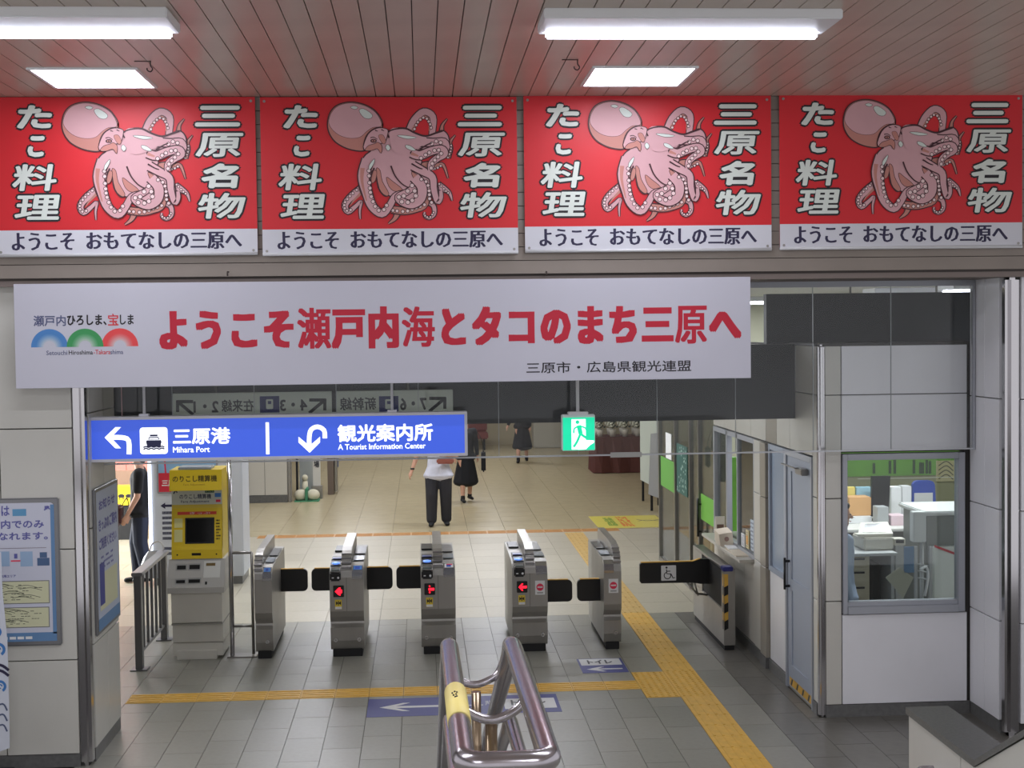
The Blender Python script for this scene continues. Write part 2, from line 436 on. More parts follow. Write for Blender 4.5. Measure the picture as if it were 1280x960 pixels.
# office front wall
OY = 11.10
of = MB()
of.box(3.215, 3.39, OY+.02, OY+.12, 0, 3.05, JOINT).box(4.41, 4.50, OY+.02, OY+.12, 0, 3.05, JOINT)
of.box(3.39, 4.41, OY+.02, OY+.12, 0, .84, JOINT).box(3.39, 4.41, OY+.02, OY+.12, 2.16, 3.05, JOINT)
ofw = struct('wall_office_front', of)
for z0, z1 in ((.1, .95), (.95, 1.79), (1.79, 2.63), (2.63, 3.03)): panel(ofw, 3.25, 3.385, OY, OY+.03, z0, z1, PANELC)
panel(ofw, 3.385, 4.43, OY, OY+.03, .1, .84, PANELW)
panel(ofw, 3.385, 4.43, OY, OY+.03, 2.17, 2.63, PANELW)
panel(ofw, 3.385, 4.43, OY, OY+.03, 2.63, 3.03, PANELW)
obj('skirting', MB().box(3.25, 4.45, OY-.004, OY+.03, 0, .1, BASEG), ofw)
obj('corner_trim', MB().box(3.195, 3.25, OY-.008, OY+.06, 0, 3.04, CHROME, .018, 3), ofw)
w1 = struct('window_1', MB().box(3.39, 3.43, OY-.02, OY+.08, .845, 2.15, ALU, .004).box(4.35, 4.405, OY-.02, OY+.08, .845, 2.15, ALU, .004)
            .box(3.43, 4.35, OY-.02, OY+.08, 2.10, 2.15, ALU, .004).box(3.43, 4.35, OY-.03, OY+.08, .845, .905, ALU, .004)
            .box(3.43, 4.35, OY, OY+.08, .905, .94, ALU, .003))
obj('pane', MB().box(3.43, 4.35, OY+.03, OY+.036, .94, 2.10, GLASSG), w1)
# dark fascias above the gates and above the office
struct('trim_1', MB().box(-3.1, 3.195, 11.80, 11.92, 2.40, 3.04, DARKP))
struct('trim_2', MB().box(3.0, 4.95, 12.0, 12.1, 3.04, 3.475, DARKP))
struct('trim_3', MB().box(3.195, 4.5, 11.2, 12.05, 3.03, 3.05, mat('fascia_shelf', (70, 70, 70), .5)))
# office side wall (x = 3.2) with door, side light, pillar and counter window
ox = MB()
ox.box(3.23, 3.33, 11.2, 11.29, 0, 3.04, JOINT).box(3.23, 3.33, 11.29, 15.2, 2.11, 3.04, JOINT)
ox.box(3.23, 3.33, 12.14, 12.75, 0, .95, JOINT).box(3.23, 3.33, 12.75, 13.30, 0, 2.11, JOINT).box(3.23, 3.33, 13.30, 15.2, 0, .90, JOINT)
osw = struct('wall_office_side', ox)
panel(osw, 3.20, 3.23, 11.16, 11.28, .1, .95, PANELC); panel(osw, 3.20, 3.23, 11.16, 11.28, .95, 1.79, PANELC)
panel(osw, 3.20, 3.23, 11.16, 11.28, 1.79, 2.63, PANELC); panel(osw, 3.20, 3.23, 11.16, 11.80, 2.63, 3.03, PANELC)
panel(osw, 3.20, 3.23, 11.28, 12.00, 2.12, 2.63, PANELC); panel(osw, 3.20, 3.23, 12.00, 12.45, 2.12, 3.03, PANELC)
PANELG = mat('taupe_wall_panel', (150, 144, 132), .3, 0, .04, 3)
panel(osw, 3.20, 3.23, 12.45, 12.85, 2.12, 3.03, PANELG)
for a, b in ((12.85, 13.45), (13.45, 14.05), (14.05, 14.65), (14.65, 15.2)): panel(osw, 3.20, 3.23, a, b, 2.12, 3.03, PANELC)
panel(osw, 3.205, 3.23, 12.16, 12.74, .1, .93, PANELW)
for z0, z1 in ((.1, .95), (.95, 1.6), (1.6, 2.11)):
    panel(osw, 3.17, 3.23, 12.76, 12.98, z0, z1, PANELG); panel(osw, 3.19, 3.23, 12.98, 13.29, z0, z1, PANELC)
for a, b in ((13.3, 13.75), (13.75, 14.2), (14.2, 14.7), (14.7, 15.2)): panel(osw, 3.20, 3.23, a, b, .1, .90, PANELL)
obj('skirting', MB().box(3.165, 3.23, 12.76, 13.0, 0, .1, BASEG).box(3.19, 3.23, 11.16, 11.28, 0, .1, BASEG).box(3.19, 3.23, 12.14, 12.74, 0, .1, BASEG).box(3.185, 3.23, 13.0, 15.2, 0, .1, BASEG), osw)
DOORM = mat('blue_grey_door', (154, 162, 176), .42, .05)
DOORL = mat('door_frame_pale', (164, 168, 176), .4, .3)
d1 = struct('door_1', MB().box(3.19, 3.25, 11.29, 11.33, 0, 2.11, DOORL, .004).box(3.19, 3.25, 12.10, 12.15, 0, 2.11, DOORL, .004).box(3.19, 3.25, 11.33, 12.10, 2.06, 2.11, DOORL, .004))
leaf = obj('door_leaf', MB().box(3.215, 3.25, 11.335, 12.095, .02, 2.055, DOORM, .003).box(3.205, 3.22, 11.335, 11.45, .02, 2.055, DOORM).box(3.205, 3.22, 11.98, 12.095, .02, 2.055, DOORM)
           .box(3.205, 3.22, 11.45, 11.98, 1.93, 2.055, DOORM).box(3.205, 3.22, 11.45, 11.98, .88, .98, DOORM).box(3.205, 3.22, 11.45, 11.98, .02, .22, DOORM), d1)
obj('door_handle', MB().tube([(3.16, 12.04, .88), (3.16, 12.04, 1.16)], .011, BLK, 8).box(3.155, 3.21, 12.03, 12.05, .90, .92, BLK).box(3.155, 3.21, 12.03, 12.05, 1.12, 1.14, BLK), leaf, label='black pull handle')
obj('door_closer', MB().box(3.14, 3.205, 11.42, 11.62, 1.945, 2.0, STEEL, .008).box(3.12, 3.14, 11.55, 12.0, 1.99, 2.0, STEEL), leaf, label='grey overhead door closer')
st = side_print(3.204)
for i in range(7):
    u = -12.02+.09*i; st.poly([(u, .04), (u+.045, .04), (u+.085, .10), (u+.04, .10)], YEL if i % 2 else BLK, 1)
st.rect(-12.05, .035, -11.37, .105, YEL, 0)
st.obj('hazard_strip', leaf, label='yellow and black warning strip')
w2 = struct('window_2', MB().box(3.195, 3.25, 12.16, 12.20, .93, 2.11, DOORM, .003).box(3.195, 3.25, 12.70, 12.75, .93, 2.11, DOORM, .003).box(3.195, 3.25, 12.2, 12.7, .93, .98, DOORM, .003).box(3.195, 3.25, 12.2, 12.7, 2.06, 2.11, DOORM, .003))
obj('pane', MB().box(3.218, 3.224, 12.2, 12.7, .98, 2.06, mat('frosted_blue_pane', (150, 164, 182), .25)), w2, label='frosted blue-grey pane')
w3m = MB()
for a, b in ((13.30, 13.34), (14.02, 14.06), (14.50, 14.56), (15.14, 15.2)): w3m.box(3.195, 3.25, a, b, .93, 2.11, ALU, .003)
w3m.box(3.195, 3.25, 13.34, 15.14, 2.06, 2.11, ALU).box(3.195, 3.25, 13.34, 15.14, .93, .97, ALU)
w3 = struct('window_3', w3m)
obj('pane', MB().box(3.218, 3.224, 13.34, 14.04, .97, 2.06, glass_mat('sliding_glass', (196, 208, 200), 1.2)), w3)
obj('pane', MB().box(3.228, 3.234, 14.52, 15.14, .97, 2.06, GLASSG), w3)
obj('counter_sill', MB().box(3.06, 3.34, 13.36, 15.2, .895, .925, mat('counter_top', (190, 186, 176), .4), .004), w3)
# glazed wall further on
gw = MB()
for a in (15.22, 16.2, 16.75, 17.75, 18.95): gw.box(3.23, 3.29, a, a+.06, 0, 2.6, STEEL, .004)
gw.box(3.23, 3.29, 15.22, 19.0, 2.55, 2.62, STEEL).box(3.23, 3.29, 15.22, 19.0, 0, .06, STEEL)
gwo = struct('wall_glazed_side', gw)
for a, b in ((15.28, 16.2), (16.26, 16.75), (16.81, 17.75), (17.81, 18.95)): obj('pane', MB().box(3.255, 3.263, a, b, .06, 2.55, GLASSG), gwo)
obj('door_handle', MB().tube([(3.2, 16.1, .75), (3.2, 16.1, 1.2)], .015, BLK, 8).box(3.195, 3.24, 16.09, 16.11, .8, .82, BLK).box(3.195, 3.24, 16.09, 16.11, 1.12, 1.14, BLK), gwo, label='black pull handle')
struct('wall_glazed_end', MB().box(3.3, 8, 19.0, 19.1, 0, 3.57, mat('shop_end_wall', (186, 186, 160), .6)))
struct('wall_office_partition', MB().box(3.26, 8, 15.6, 15.7, 0, .95, mat('office_partition', (170, 168, 140), .6)))
struct('wall_over_office', MB().box(4.6, 8, 11.12, 11.2, 0, 3.57, PANELW))
# pillar and wall pieces of the hall beyond, left
ch = struct('wall_column_hall', MB().box(-3.28, -2.56, 26.53, 27.3, 0, 3.57, JOINT))
for a, b in ((-3.28, -2.98), (-2.98, -2.56)):
    panel(ch, a, b, 26.50, 26.53, .14, 1.2, PANELL); panel(ch, a, b, 26.50, 26.53, 1.2, 2.4, PANELL)
obj('corner_trim', MB().box(-2.56, -2.48, 26.5, 26.6, 0, 3.5, STEEL, .02, 3), ch)
obj('skirting', MB().box(-3.28, -2.56, 26.49, 26.53, 0, .14, BASEG), ch)
struct('wall_hall_left', MB().box(-3.42, -3.29, 19.4, 27, 0, 3.57, PANELC))
struct('wall_hall_recess', MB().box(-8, -3.42, 27, 27.1, 0, 3.57, mat('recess_wall', (205, 170, 160), .6)))

# hanging glass smoke screen under the beam
gs = struct('window_4', MB().box(-2.47, 4.43, 10.965, 11.0, 3.50, 3.56, ALU).box(4.425, 4.445, 10.97, 11.0, 2.18, 3.56, ALU))
xp = [-2.465, -1.935, -1.305, -.67, -.03, .60, 1.23, 1.86, 2.49, 3.12, 3.755, 4.42]
for a, b in zip(xp, xp[1:]): obj('pane', MB().box(a+.002, b-.002, 10.977, 10.985, 2.195, 3.55, GLASS), gs)
obj('bottom_rail', MB().box(-2.465, 4.43, 10.972, 10.99, 2.183, 2.195, mat('rail_pale', (190, 192, 196), .35, .3)), gs)
obj('clip_plate', MB().box(at(763, 565, 10.97).x, at(802, 565, 10.97).x, 10.965, 10.972, 2.17, 2.21, mat('clip_plate', (176, 176, 172), .4)), gs)
for a in xp[1:-1]: obj('joint_strip', MB().box(a-.002, a+.002, 10.974, 10.988, 2.195, 3.55, mat('silicone', (165, 170, 172), .4)), gs)

# stairs and landing on which the photographer stands (below the picture)
struct('floor_landing', MB().box(-4.5, 5.5, -4, 4.3, 1.35, 1.55, TG[0]))
stm = MB()
for i in range(10):
    stm.box(-2.4, 2.83, 4.3+.27*i, 4.3+.27*(i+1), -.02, 1.55-.155*(i+1)+.0001*(i == 9), TG[i % 3])
struct('floor_stairs', stm)
# low side wall of the stairs with granite coping
lw = struct('wall_stair_parapet', MB().prism([(8.10, 0), (8.10, .86), (7.1, .86), (5.65, 1.66), (4.2, 1.66), (4.2, 0)], 0, 2.89, 3.10, JOINT))
obj('wall_panel', MB().prism([(8.10, .01), (8.10, .855), (7.30, .855), (7.30, .01)], 0, 2.875, 2.89, PANELC), lw)
obj('wall_panel', MB().prism([(7.29, .01), (7.29, .855), (7.105, .855), (6.4, 1.24), (6.4, .01)], 0, 2.875, 2.89, PANELC), lw)
obj('wall_panel', MB().prism([(6.39, .01), (6.39, 1.245), (5.66, 1.65), (4.2, 1.65), (4.2, .01)], 0, 2.875, 2.89, PANELC), lw)
obj('wall_panel', MB().box(2.885, 3.105, 8.10, 8.115, .01, .855, PANELC), lw)
obj('coping', MB().prism([(8.13, .86), (8.13, .90), (7.09, .90), (5.64, 1.70), (4.2, 1.70), (4.2, 1.66), (5.65, 1.66), (7.1, .86)], 0, 2.865, 3.125, GRANITE), lw)

# ================================================================== LAMPS
LAMPW = mat('lamp_diffuser', (250, 250, 255), .5, emit=9, ecol=(235, 238, 255))
LAMPH = mat('lamp_housing', (232, 234, 236), .4)
def tube_lamp(x0, x1, y, z, label, power, far=False, group=None):
    t = thing('tube_lamp', label, 'ceiling light', ((x0+x1)/2, y, z), group)
    obj('housing', MB().box(x0-.04, x1+.04, y-.30, y+.11, z-.055, z, LAMPH, .006), t)
    obj('diffuser', MB().box(x0, x1, y+.045, y+.09, z-.088, z-.055, LAMPW, .01), t)
    area('lamp_light', ((x0+x1)/2, y+.065, z-.092), x1-x0, .045, power, (0, 0, 0), (.90, .92, 1.0), t)
def panel_lamp(x, y, label, power, group=None, s=.33, z=CZ):
    t = thing('panel_lamp', label, 'ceiling light', (x, y, z), group)
    obj('frame', MB().box(x-s-.02, x+s+.02, y-s-.02, y-s, z-.012, z, LAMPH).box(x-s-.02, x+s+.02, y+s, y+s+.02, z-.012, z, LAMPH)
        .box(x-s-.02, x-s, y-s, y+s, z-.012, z, LAMPH).box(x+s, x+s+.02, y-s, y+s, z-.012, z, LAMPH), t)
    obj('diffuser', MB().box(x-s, x+s, y-s, y+s, z-.008, z, LAMPW), t)
    area('lamp_light', (x, y, z-.012), 2*s, 2*s, power, (0, 0, 0), (.92, .93, 1.0), t)
yt = 7.78
tube_lamp(atz(693, 20, 4.82).x, atz(1057, 20, 4.82).x, yt, CZ, 'long tube light on the slatted ceiling, the one above the two right octopus banners', NEAR_TUBE)
tube_lamp(atz(193, 20, 4.82).x-1.64, atz(193, 20, 4.82).x, yt, CZ, 'long tube light cut by the left edge above the leftmost octopus banner', NEAR_TUBE)
pa = atz(118, 97, CZ); pb = atz(797, 95, CZ)
panel_lamp(pa.x, pa.y, 'square recessed light panel above the leftmost octopus banner', NEAR_PANEL)
panel_lamp(pb.x, pb.y, 'square recessed light panel above the third octopus banner', NEAR_PANEL)
for i, (x, y) in enumerate(((-1.9, 3.2), (1.6, 3.2), (-1.9, -.8), (1.6, -.8))):      # unseen lamps over the landing behind the camera, power raised for frontal fill
    tube_lamp(x-.8, x+.8, y, CZ, 'unseen tube light over the stair landing, boosted as front fill from behind the viewpoint', NEAR_TUBE*2.2, group='tube lights over the landing')
# hall beyond: rows of ceiling lamps, hidden by the dark fascia except two
for j, (x, y) in enumerate([(x, y) for y in (13.2, 16.2, 19.2, 22.5, 26.5, 30.5, 34.5) for x in (-1.6, 1.4)]):
    tube_lamp(x-.6, x+.6, y, 3.57, 'tube light on the hall ceiling hidden behind the dark fascia', FAR_LAMP*(.3 if y < 14 else .5 if y < 18 else 1.1), group='tube lights over the hall beyond the gates')
a, b = at(1087, 364, 14.2), at(1180, 364, 14.2)
tube_lamp(a.x, b.x, 14.2, 3.57, 'tube light seen over the dark panel above the office, the longer one', 22)
a, b = at(1182, 356, 12.8), at(1228, 356, 12.8)
tube_lamp(a.x, b.x, 12.8, 3.57, 'short tube light beside the right column above the office', 18)
tube_lamp(3.7, 4.9, 12.5, 2.95, 'tube light over the office desks, unseen, added to brighten the interior', 46)  # unseen lamp added because the office inside was too dark
for _x in (3.9, 4.7): obj('rod', MB().tube([(_x, 12.5, 2.95), (_x, 12.5, 3.57)], .01, STEEL, 8), [o for o in bpy.data.objects if o.get('label', '').startswith('tube light over the office desks')][0])
tube_lamp(3.9, 5.1, 17.4, 3.57, 'unseen tube light added to brighten the glazed room beyond the office', 60)  # unseen lamp, power raised to lighten the room behind the glass
tube_lamp(-5.6, -4.4, 21, 3.57, 'tube light over the left exit passage', 40)
# ================================================================== CEILING HOOKS
for px, py, lab in ((188, 84, 'small metal hook on the ceiling right of the left light panel'), (722, 82, 'small metal hook on the ceiling left of the right light panel')):
    p = atz(px, py-8, CZ)
    obj('ceiling_hook', MB().tube(smooth([(p.x, p.y, CZ), (p.x, p.y, CZ-.03), (p.x+.012, p.y, CZ-.05), (p.x, p.y, CZ-.068), (p.x-.02, p.y, CZ-.06), (p.x-.022, p.y, CZ-.045)], 4), .004, mat('hook_iron', (70, 62, 60), .5, .6), 6)
        .tube([(p.x-.1, p.y, CZ-.004), (p.x, p.y, CZ-.004)], .003, mat('hook_iron', (70, 62, 60)), 6), label=lab, cat='hook')
# ================================================================== OCTOPUS BANNERS
OP, OS, OO = mat('octopus_pink', (202, 156, 160), .5, 0, .04, 4), mat('octopus_shade', (186, 124, 112), .5), mat('octopus_outline', (62, 22, 30), .5)
OSU = mat('octopus_sucker', (226, 200, 198), .5); OH = mat('octopus_highlight', (206, 214, 206), .5)
BLET = mat('banner_lettering', (212, 218, 210), .5)
def octopus(p, X, Y):
    """X, Y turn drawing coordinates into banner coordinates"""
    def T(pts): return [(X(a), Y(b)) for a, b in pts]
    k = abs(X(1)-X(0)); L = [2]
    def tent(pts, w0, w1, col=OP, suck=None, sr=10, shade=None, cut=True):
        P = T(pts); L[0] += 1
        p.stroke(P, (w0+19)*k, OO, L[0], (w1+12)*k); p.stroke(P, w0*k, col, L[0]+1, w1*k)
        if cut: pass
        if shade:
            p.stroke(T(shade), w0*.4*k, OS, L[0]+2, w1*.3*k)
        if suck:
            Q = smooth([(a, b, 0) for a, b in suck], 5); acc = 0; last = Q[0]; i = 0
            for q in Q:
                d = (q-last).length
                if d >= sr*2.5 or q is Q[0]:
                    p.disc(X(q.x), Y(q.y), (sr+5)*k, OO, L[0]+3, n=8); p.disc(X(q.x), Y(q.y), sr*k, OSU, L[0]+4, n=8); last = q
        L[0] += 4
    def blob(pts, col, ol=True, sm=4, wd=7):
        Q = [(v.x, v.y) for v in smooth([(a, b, 0) for a, b in pts], sm, True)]; L[0] += 1
        if ol: p.stroke(T(Q+[Q[0], Q[1]]), wd*2.7*k, OO, L[0], sm=0)
        p.poly(T(Q), col, L[0]+1); L[0] += 2
    def line(pts, wd=7, w1=2): L[0] += 1; p.stroke(T(pts), wd*1.5*k, OO, L[0], w1*1.5*k)
    # arms behind the body
    tent([(625, 260), (665, 170), (735, 108), (800, 145), (795, 250), (790, 290)], 52, 40, OP, [(665, 235), (690, 185), (740, 150), (775, 190), (790, 245)], 9, [(650, 245), (680, 195), (735, 145), (772, 170), (775, 250)])
    tent([(862, 250), (870, 205), (905, 160)], 26, 3, OS)
    tent([(900, 445), (925, 380), (925, 330), (962, 280)], 40, 3, OS, [(905, 445), (925, 400), (930, 350)], 7)
    tent([(700, 520), (760, 500), (820, 505), (870, 500), (905, 600)], 60, 4, OS, [(775, 535), (830, 520), (860, 500)], 8)
    tent([(280, 670), (200, 730), (155, 790), (175, 840), (230, 800), (270, 765), (260, 830), (262, 895)], 56, 5, OP, [(240, 680), (190, 725), (150, 780), (160, 830), (200, 825)], 9, [(275, 700), (215, 760), (190, 800)])
    tent([(540, 830), (515, 890), (465, 930)], 46, 4, OS)
    tent([(750, 770), (795, 800), (800, 860), (765, 890), (730, 875), (730, 845)], 34, 10, OP, [(795, 850), (765, 888), (728, 870)], 7)
    tent([(830, 650), (880, 680), (915, 710), (932, 765)], 52, 4, OP, [(840, 640), (880, 685), (915, 715)], 7)
    tent([(490, 825), (580, 835), (660, 820), (730, 780), (740, 640)], 46, 60, OS, [(500, 832), (590, 840), (670, 815), (730, 792)], 11)
    # mantle
    blob([(430, 215), (400, 130), (345, 80), (270, 50), (190, 42), (110, 65), (62, 115), (42, 190), (52, 260), (95, 325), (170, 370), (250, 390), (305, 385), (360, 330)], OS)
    blob([(425, 210), (398, 132), (343, 84), (270, 55), (190, 47), (113, 70), (68, 118), (48, 185), (75, 240), (130, 282), (200, 300), (270, 292), (320, 250), (365, 222)], OP, True, 4, 2)
    blob([(268, 100), (300, 88), (360, 130), (345, 158), (300, 150)], OH, True, 3, 2); blob([(205, 76), (230, 66), (258, 78), (235, 90)], OH, True, 3, 2)
    # body
    blob([(470, 262), (520, 236), (600, 234), (670, 268), (745, 290), (820, 268), (870, 252), (905, 285), (915, 350), (905, 400), (850, 372), (780, 375), (690, 385), (632, 400),
          (650, 450), (710, 470), (700, 520), (770, 560), (812, 610), (830, 690), (800, 740), (760, 690), (720, 640), (725, 740), (690, 800), (600, 812), (540, 780), (480, 722), (440, 720), (400, 660), (385, 560),
          (350, 560), (340, 640), (345, 740), (300, 740), (262, 660), (262, 540), (300, 440), (350, 395), (300, 380), (315, 300), (355, 250), (415, 228)], OP)
    blob([(385, 530), (410, 540), (425, 620), (470, 705), (450, 722), (405, 670)], OS, True, 3, 3); blob([(458, 590), (500, 620), (570, 680), (515, 690), (475, 655)], OS, True, 3, 3)
    blob([(350, 545), (385, 545), (375, 610), (350, 625)], OS, True, 3, 3); blob([(640, 550), (700, 590), (770, 650), (720, 640), (665, 610)], OS, True, 3, 3)
    # front arms
    tent([(325, 460), (290, 580), (315, 700), (350, 800), (420, 855), (475, 800), (520, 725), (590, 700), (650, 680)], 82, 26, OP, [(330, 540), (335, 650), (345, 730), (380, 815), (425, 835), (470, 770)], 12, [(285, 520), (280, 620), (310, 760)])
    tent([(660, 590), (712, 660), (705, 745), (640, 790), (570, 770), (540, 735), (600, 700), (660, 660)], 72, 36, OP, [(565, 770), (620, 772), (665, 735), (660, 690), (635, 650), (590, 720), (545, 735)], 14)
    tent([(650, 505), (720, 545), (790, 590), (800, 680), (825, 770), (850, 740), (850, 690)], 62, 22, OP, [(710, 605), (750, 630), (765, 690), (770, 760), (800, 790)], 11)
    tent([(690, 330), (800, 335), (880, 330), (900, 380)], 60, 40, OP, [(790, 345), (830, 325), (865, 345)], 12)
    tent([(640, 410), (700, 430), (780, 400), (860, 385), (880, 420), (830, 450), (785, 490), (780, 540)], 62, 40, OP, [(710, 450), (770, 410), (830, 390), (860, 410), (825, 450), (790, 490), (780, 540)], 12, [(640, 415), (690, 435)])
    blob([(490, 240), (600, 236), (670, 270), (745, 292), (740, 340), (660, 390), (560, 420), (500, 380)], OP, False)
    line([(480, 300), (470, 262), (520, 238), (600, 234), (670, 268), (745, 290), (820, 268), (870, 252)], 7, 7)
    # folds and face
    for f in ([(490, 505), (520, 580), (570, 640), (620, 668)], [(640, 490), (690, 520), (720, 530)], [(370, 520), (352, 560), (340, 620)], [(700, 385), (760, 350), (790, 340)]): line(f, 8, 5)
    blob([(300, 385), (318, 300), (355, 252), (410, 230), (462, 238), (470, 262), (450, 330), (420, 340)], OP, True, 3, 4)
    blob([(330, 360), (375, 345), (400, 335), (425, 360), (420, 412), (395, 378), (350, 392), (308, 390)], OS, True, 3, 3)
    blob([(405, 285), (435, 280), (455, 320), (445, 345), (425, 330)], OS, True, 3, 2)
    p.disc(X(368), Y(322), 24*k, OO, L[0]+1, 15*k); p.disc(X(368), Y(322), 14*k, OS, L[0]+2, 8*k); p.disc(X(368), Y(322), 6*k, OO, L[0]+3)
    line([(345, 300), (370, 296), (395, 312)], 5, 3); line([(380, 245), (400, 252)], 6, 3); line([(425, 240), (445, 250)], 6, 3)
    blob([(455, 370), (470, 350), (488, 375), (472, 395)], OH, True, 3, 2); blob([(540, 285), (600, 285), (680, 300), (610, 308)], OH, True, 3, 2)
    blob([(600, 355), (635, 362), (670, 392), (640, 392), (605, 375)], OH, True, 3, 2); blob([(372, 455), (365, 490), (335, 535), (335, 500)], OH, True, 3, 2)
BP = 10.27
def octo_banner(px0, px1, py0, py1, label):
    a = at(px0, py1, BP); b = at(px1, py0, BP); W = b.x-a.x; H = b.z-a.z
    t = thing('octopus_banner', label, 'banner', ((a.x+b.x)/2, BP, a.z), 'red octopus banners along the beam')
    # cloth with a very slight hang
    bm = MB(); N = 24
    fr = lambda u, v: BP + .004*math.sin(u*7)+.004*math.sin(v*5+u*3)
    bm.box(a.x, b.x, BP+.001, BP+.006, a.z, b.z, RED); obj('sheet', bm, t)
    p = Print((a.x, BP, a.z), (W/1.84, 0, 0), (0, 0, H/1.135), (0, -1, 0), .0005)
    U = lambda x: (x-329)/317*1.84
    V = lambda y: (317.5-y)/195.5*1.135
    p.rect(0, 0, 1.84, V(287), BANW, 0)
    p.text('ようこそ', U(347), V(312), U(423), V(290), INKN, 1, (.0055, .0012))
    p.text('おもてなしの三原へ', U(437), V(312), U(627), V(290), INKN, 1, (.0055, .0012))
    for ch_, x0, y0, x1, y1 in (('た', 357, 131, 401, 162), ('こ', 369, 169, 391, 197), ('料', 350, 204, 405, 239), ('理', 352, 242, 408, 275),
                                ('三', 573, 132, 630, 160), ('原', 573, 166, 630, 198), ('名', 578, 204, 625, 237), ('物', 573, 241, 632, 275)):
        bw = .0065 if ch_ in '料理原物' else .0105
        p.text(ch_, U(x0-1.5), V(y1+1.5), U(x1+1.5), V(y0-1.5), INK, 1, bw+.011, shear=.16)
        p.text(ch_, U(x0+1.0), V(y1-1.0), U(x1-1.0), V(y0+1.0), BLET, 2, (bw*1.1, bw*.8), shear=.16)
    p.step = .00012; octopus(p, lambda x: U(405+x/5.856), lambda y: V(122+y/5.854))
    p.obj('artwork', t)
    obj('hem_bar', MB().tube([(a.x, BP, a.z-.004), (b.x, BP, a.z-.004)], .012, mat('hem_white', (206, 206, 208), .5), 8), t)
    e = MB()
    for x in (a.x+.03, b.x-.03):
        for z in (a.z+.02, b.z-.03): e.tube([(x, BP+.006, z), (x, BP-.004, z)], .010, STEEL, 8)
    obj('eyelets', e, t, kind='stuff')
octo_banner(-4, 318.5, 121, 319, 'leftmost of the four red octopus banners, cut by the left edge of the picture')
octo_banner(328.5, 645.5, 121, 317.5, 'second red octopus banner from the left, above the start of the long white banner')
octo_banner(656.5, 963.5, 119.5, 313.5, 'third red octopus banner from the left, right below the square light panel')
octo_banner(975, 1278, 118, 310, 'rightmost of the four red octopus banners, above the office')

# ================================================================== LONG WHITE BANNER
WP = 10.2
a = at(20, 486, WP); b = at(938, 346, WP)
t = thing('welcome_banner', 'long white banner with large crimson Japanese lettering hanging below the octopus banners', 'banner', ((a.x+b.x)/2, WP, a.z))
obj('sheet', MB().box(a.x, b.x, WP, WP+.012, a.z, b.z, mat('banner_sheet', (194, 193, 204), .5, 0, .02, 1.5), .002, 1), t)
p = front_print(WP)
def big(p, Y, txt, px0, py0, px1, py1, m, bold, L=0, **k): u0, v0, u1, v1 = pr(px0, py0, px1, py1, Y); p.text(txt, u0, v0, u1, v1, m, L, bold, **k)
p.cells('ようこそ瀬戸内海とタコのまち三原へ', *pr(201, 379, 925, 438, WP), TITLE, 0, (.0155, .011), '瀬海原', (.0075, .005))
big(p, WP, '三原市・広島県観光連盟', 658, 450, 864, 467, INK, .001)
big(p, WP, '瀬戸内', 42, 394, 82, 408, mat('logo_slate', (78, 84, 120), .5), .0015)
big(p, WP, 'ひろしま、', 84, 393, 133, 407, INK, .0025)
big(p, WP, '宝', 135, 392, 148, 407, mat('logo_red', (205, 52, 60), .5), .0015)
big(p, WP, 'しま', 150, 393, 167, 406, INK, .002)
big(p, WP, 'Setouchi', 58, 438, 84, 444, mat('logo_slate', (78, 84, 120)), .0005)
big(p, WP, 'Hiroshima', 86, 437.5, 116, 443.5, INK, .0005)
big(p, WP, '-Takara', 117, 437, 138, 443, mat('logo_red', (205, 52, 60)), .0005)
big(p, WP, 'shima', 138, 437, 154, 442.8, mat('logo_slate', (78, 84, 120)), .0005)
for cx, c in ((62, (70, 128, 190)), (106.5, (56, 148, 84)), (150, (226, 70, 72))):
    q = at(cx, 434-(cx-62)*.012, WP)
    for k in range(9):
        r1 = .130-.0095*k; f = 0 if k < 4 else (k-3)/6.5
        cc = tuple(c[i]+(206-c[i])*f for i in range(3))
        p.arc(q.x, q.z, r1-.0095, r1, 0, 180, mat('logo_arc_%d_%d_%d' % tuple(int(v) for v in cc), cc, .5), 0 if cx != 106.5 else 1)
p.obj('lettering', t)
for px in (285, 683):
    q = at(px, 345, 10.22)
    obj('hook', MB().tube([(q.x, 10.26, q.z+.03), (q.x, 10.2, q.z+.03), (q.x, 10.195, q.z)], .006, mat('hook_iron', (70, 62, 60)), 6), t)

# ================================================================== HANGING SIGNS
SY = 10.6
BLUE = mat('backlit_blue', (52, 84, 205), .35, emit=.60, ecol=(66, 100, 220)); LIT = mat('backlit_white', (245, 248, 255), .4, emit=1.1)
SIGNF = mat('sign_frame', (206, 206, 212), .35, .1)
a = at(82, 578.5, SY); b = at(584, 515, SY); top = .5*(at(82, 523, SY).z+at(584, 514, SY).z); bot = .5*(at(82, 578.5, SY).z+at(584, 570, SY).z)
t = thing('direction_sign', 'wide blue backlit hanging sign pointing to the port and the tourist information centre', 'sign', ((a.x+b.x)/2, SY, bot))
obj('case', MB().box(a.x, b.x, SY+.02, SY+.16, bot, top, SIGNF, .006), t)
fr = MB()
fr.box(a.x, b.x, SY, SY+.03, top-.022, top, SIGNF, .003).box(a.x, b.x, SY, SY+.03, bot, bot+.022, SIGNF, .003).box(a.x, a.x+.022, SY, SY+.03, bot+.022, top-.022, SIGNF, .003).box(b.x-.022, b.x, SY, SY+.03, bot+.022, top-.022, SIGNF, .003)
obj('frame', fr, t)
face = obj('sign_face', MB().box(a.x+.022, b.x-.022, SY+.008, SY+.019, bot+.022, top-.022, BLUE), t)
p = front_print(SY+.008)
def Q(x, y): q = at(x, y, SY); return (q.x, q.z)
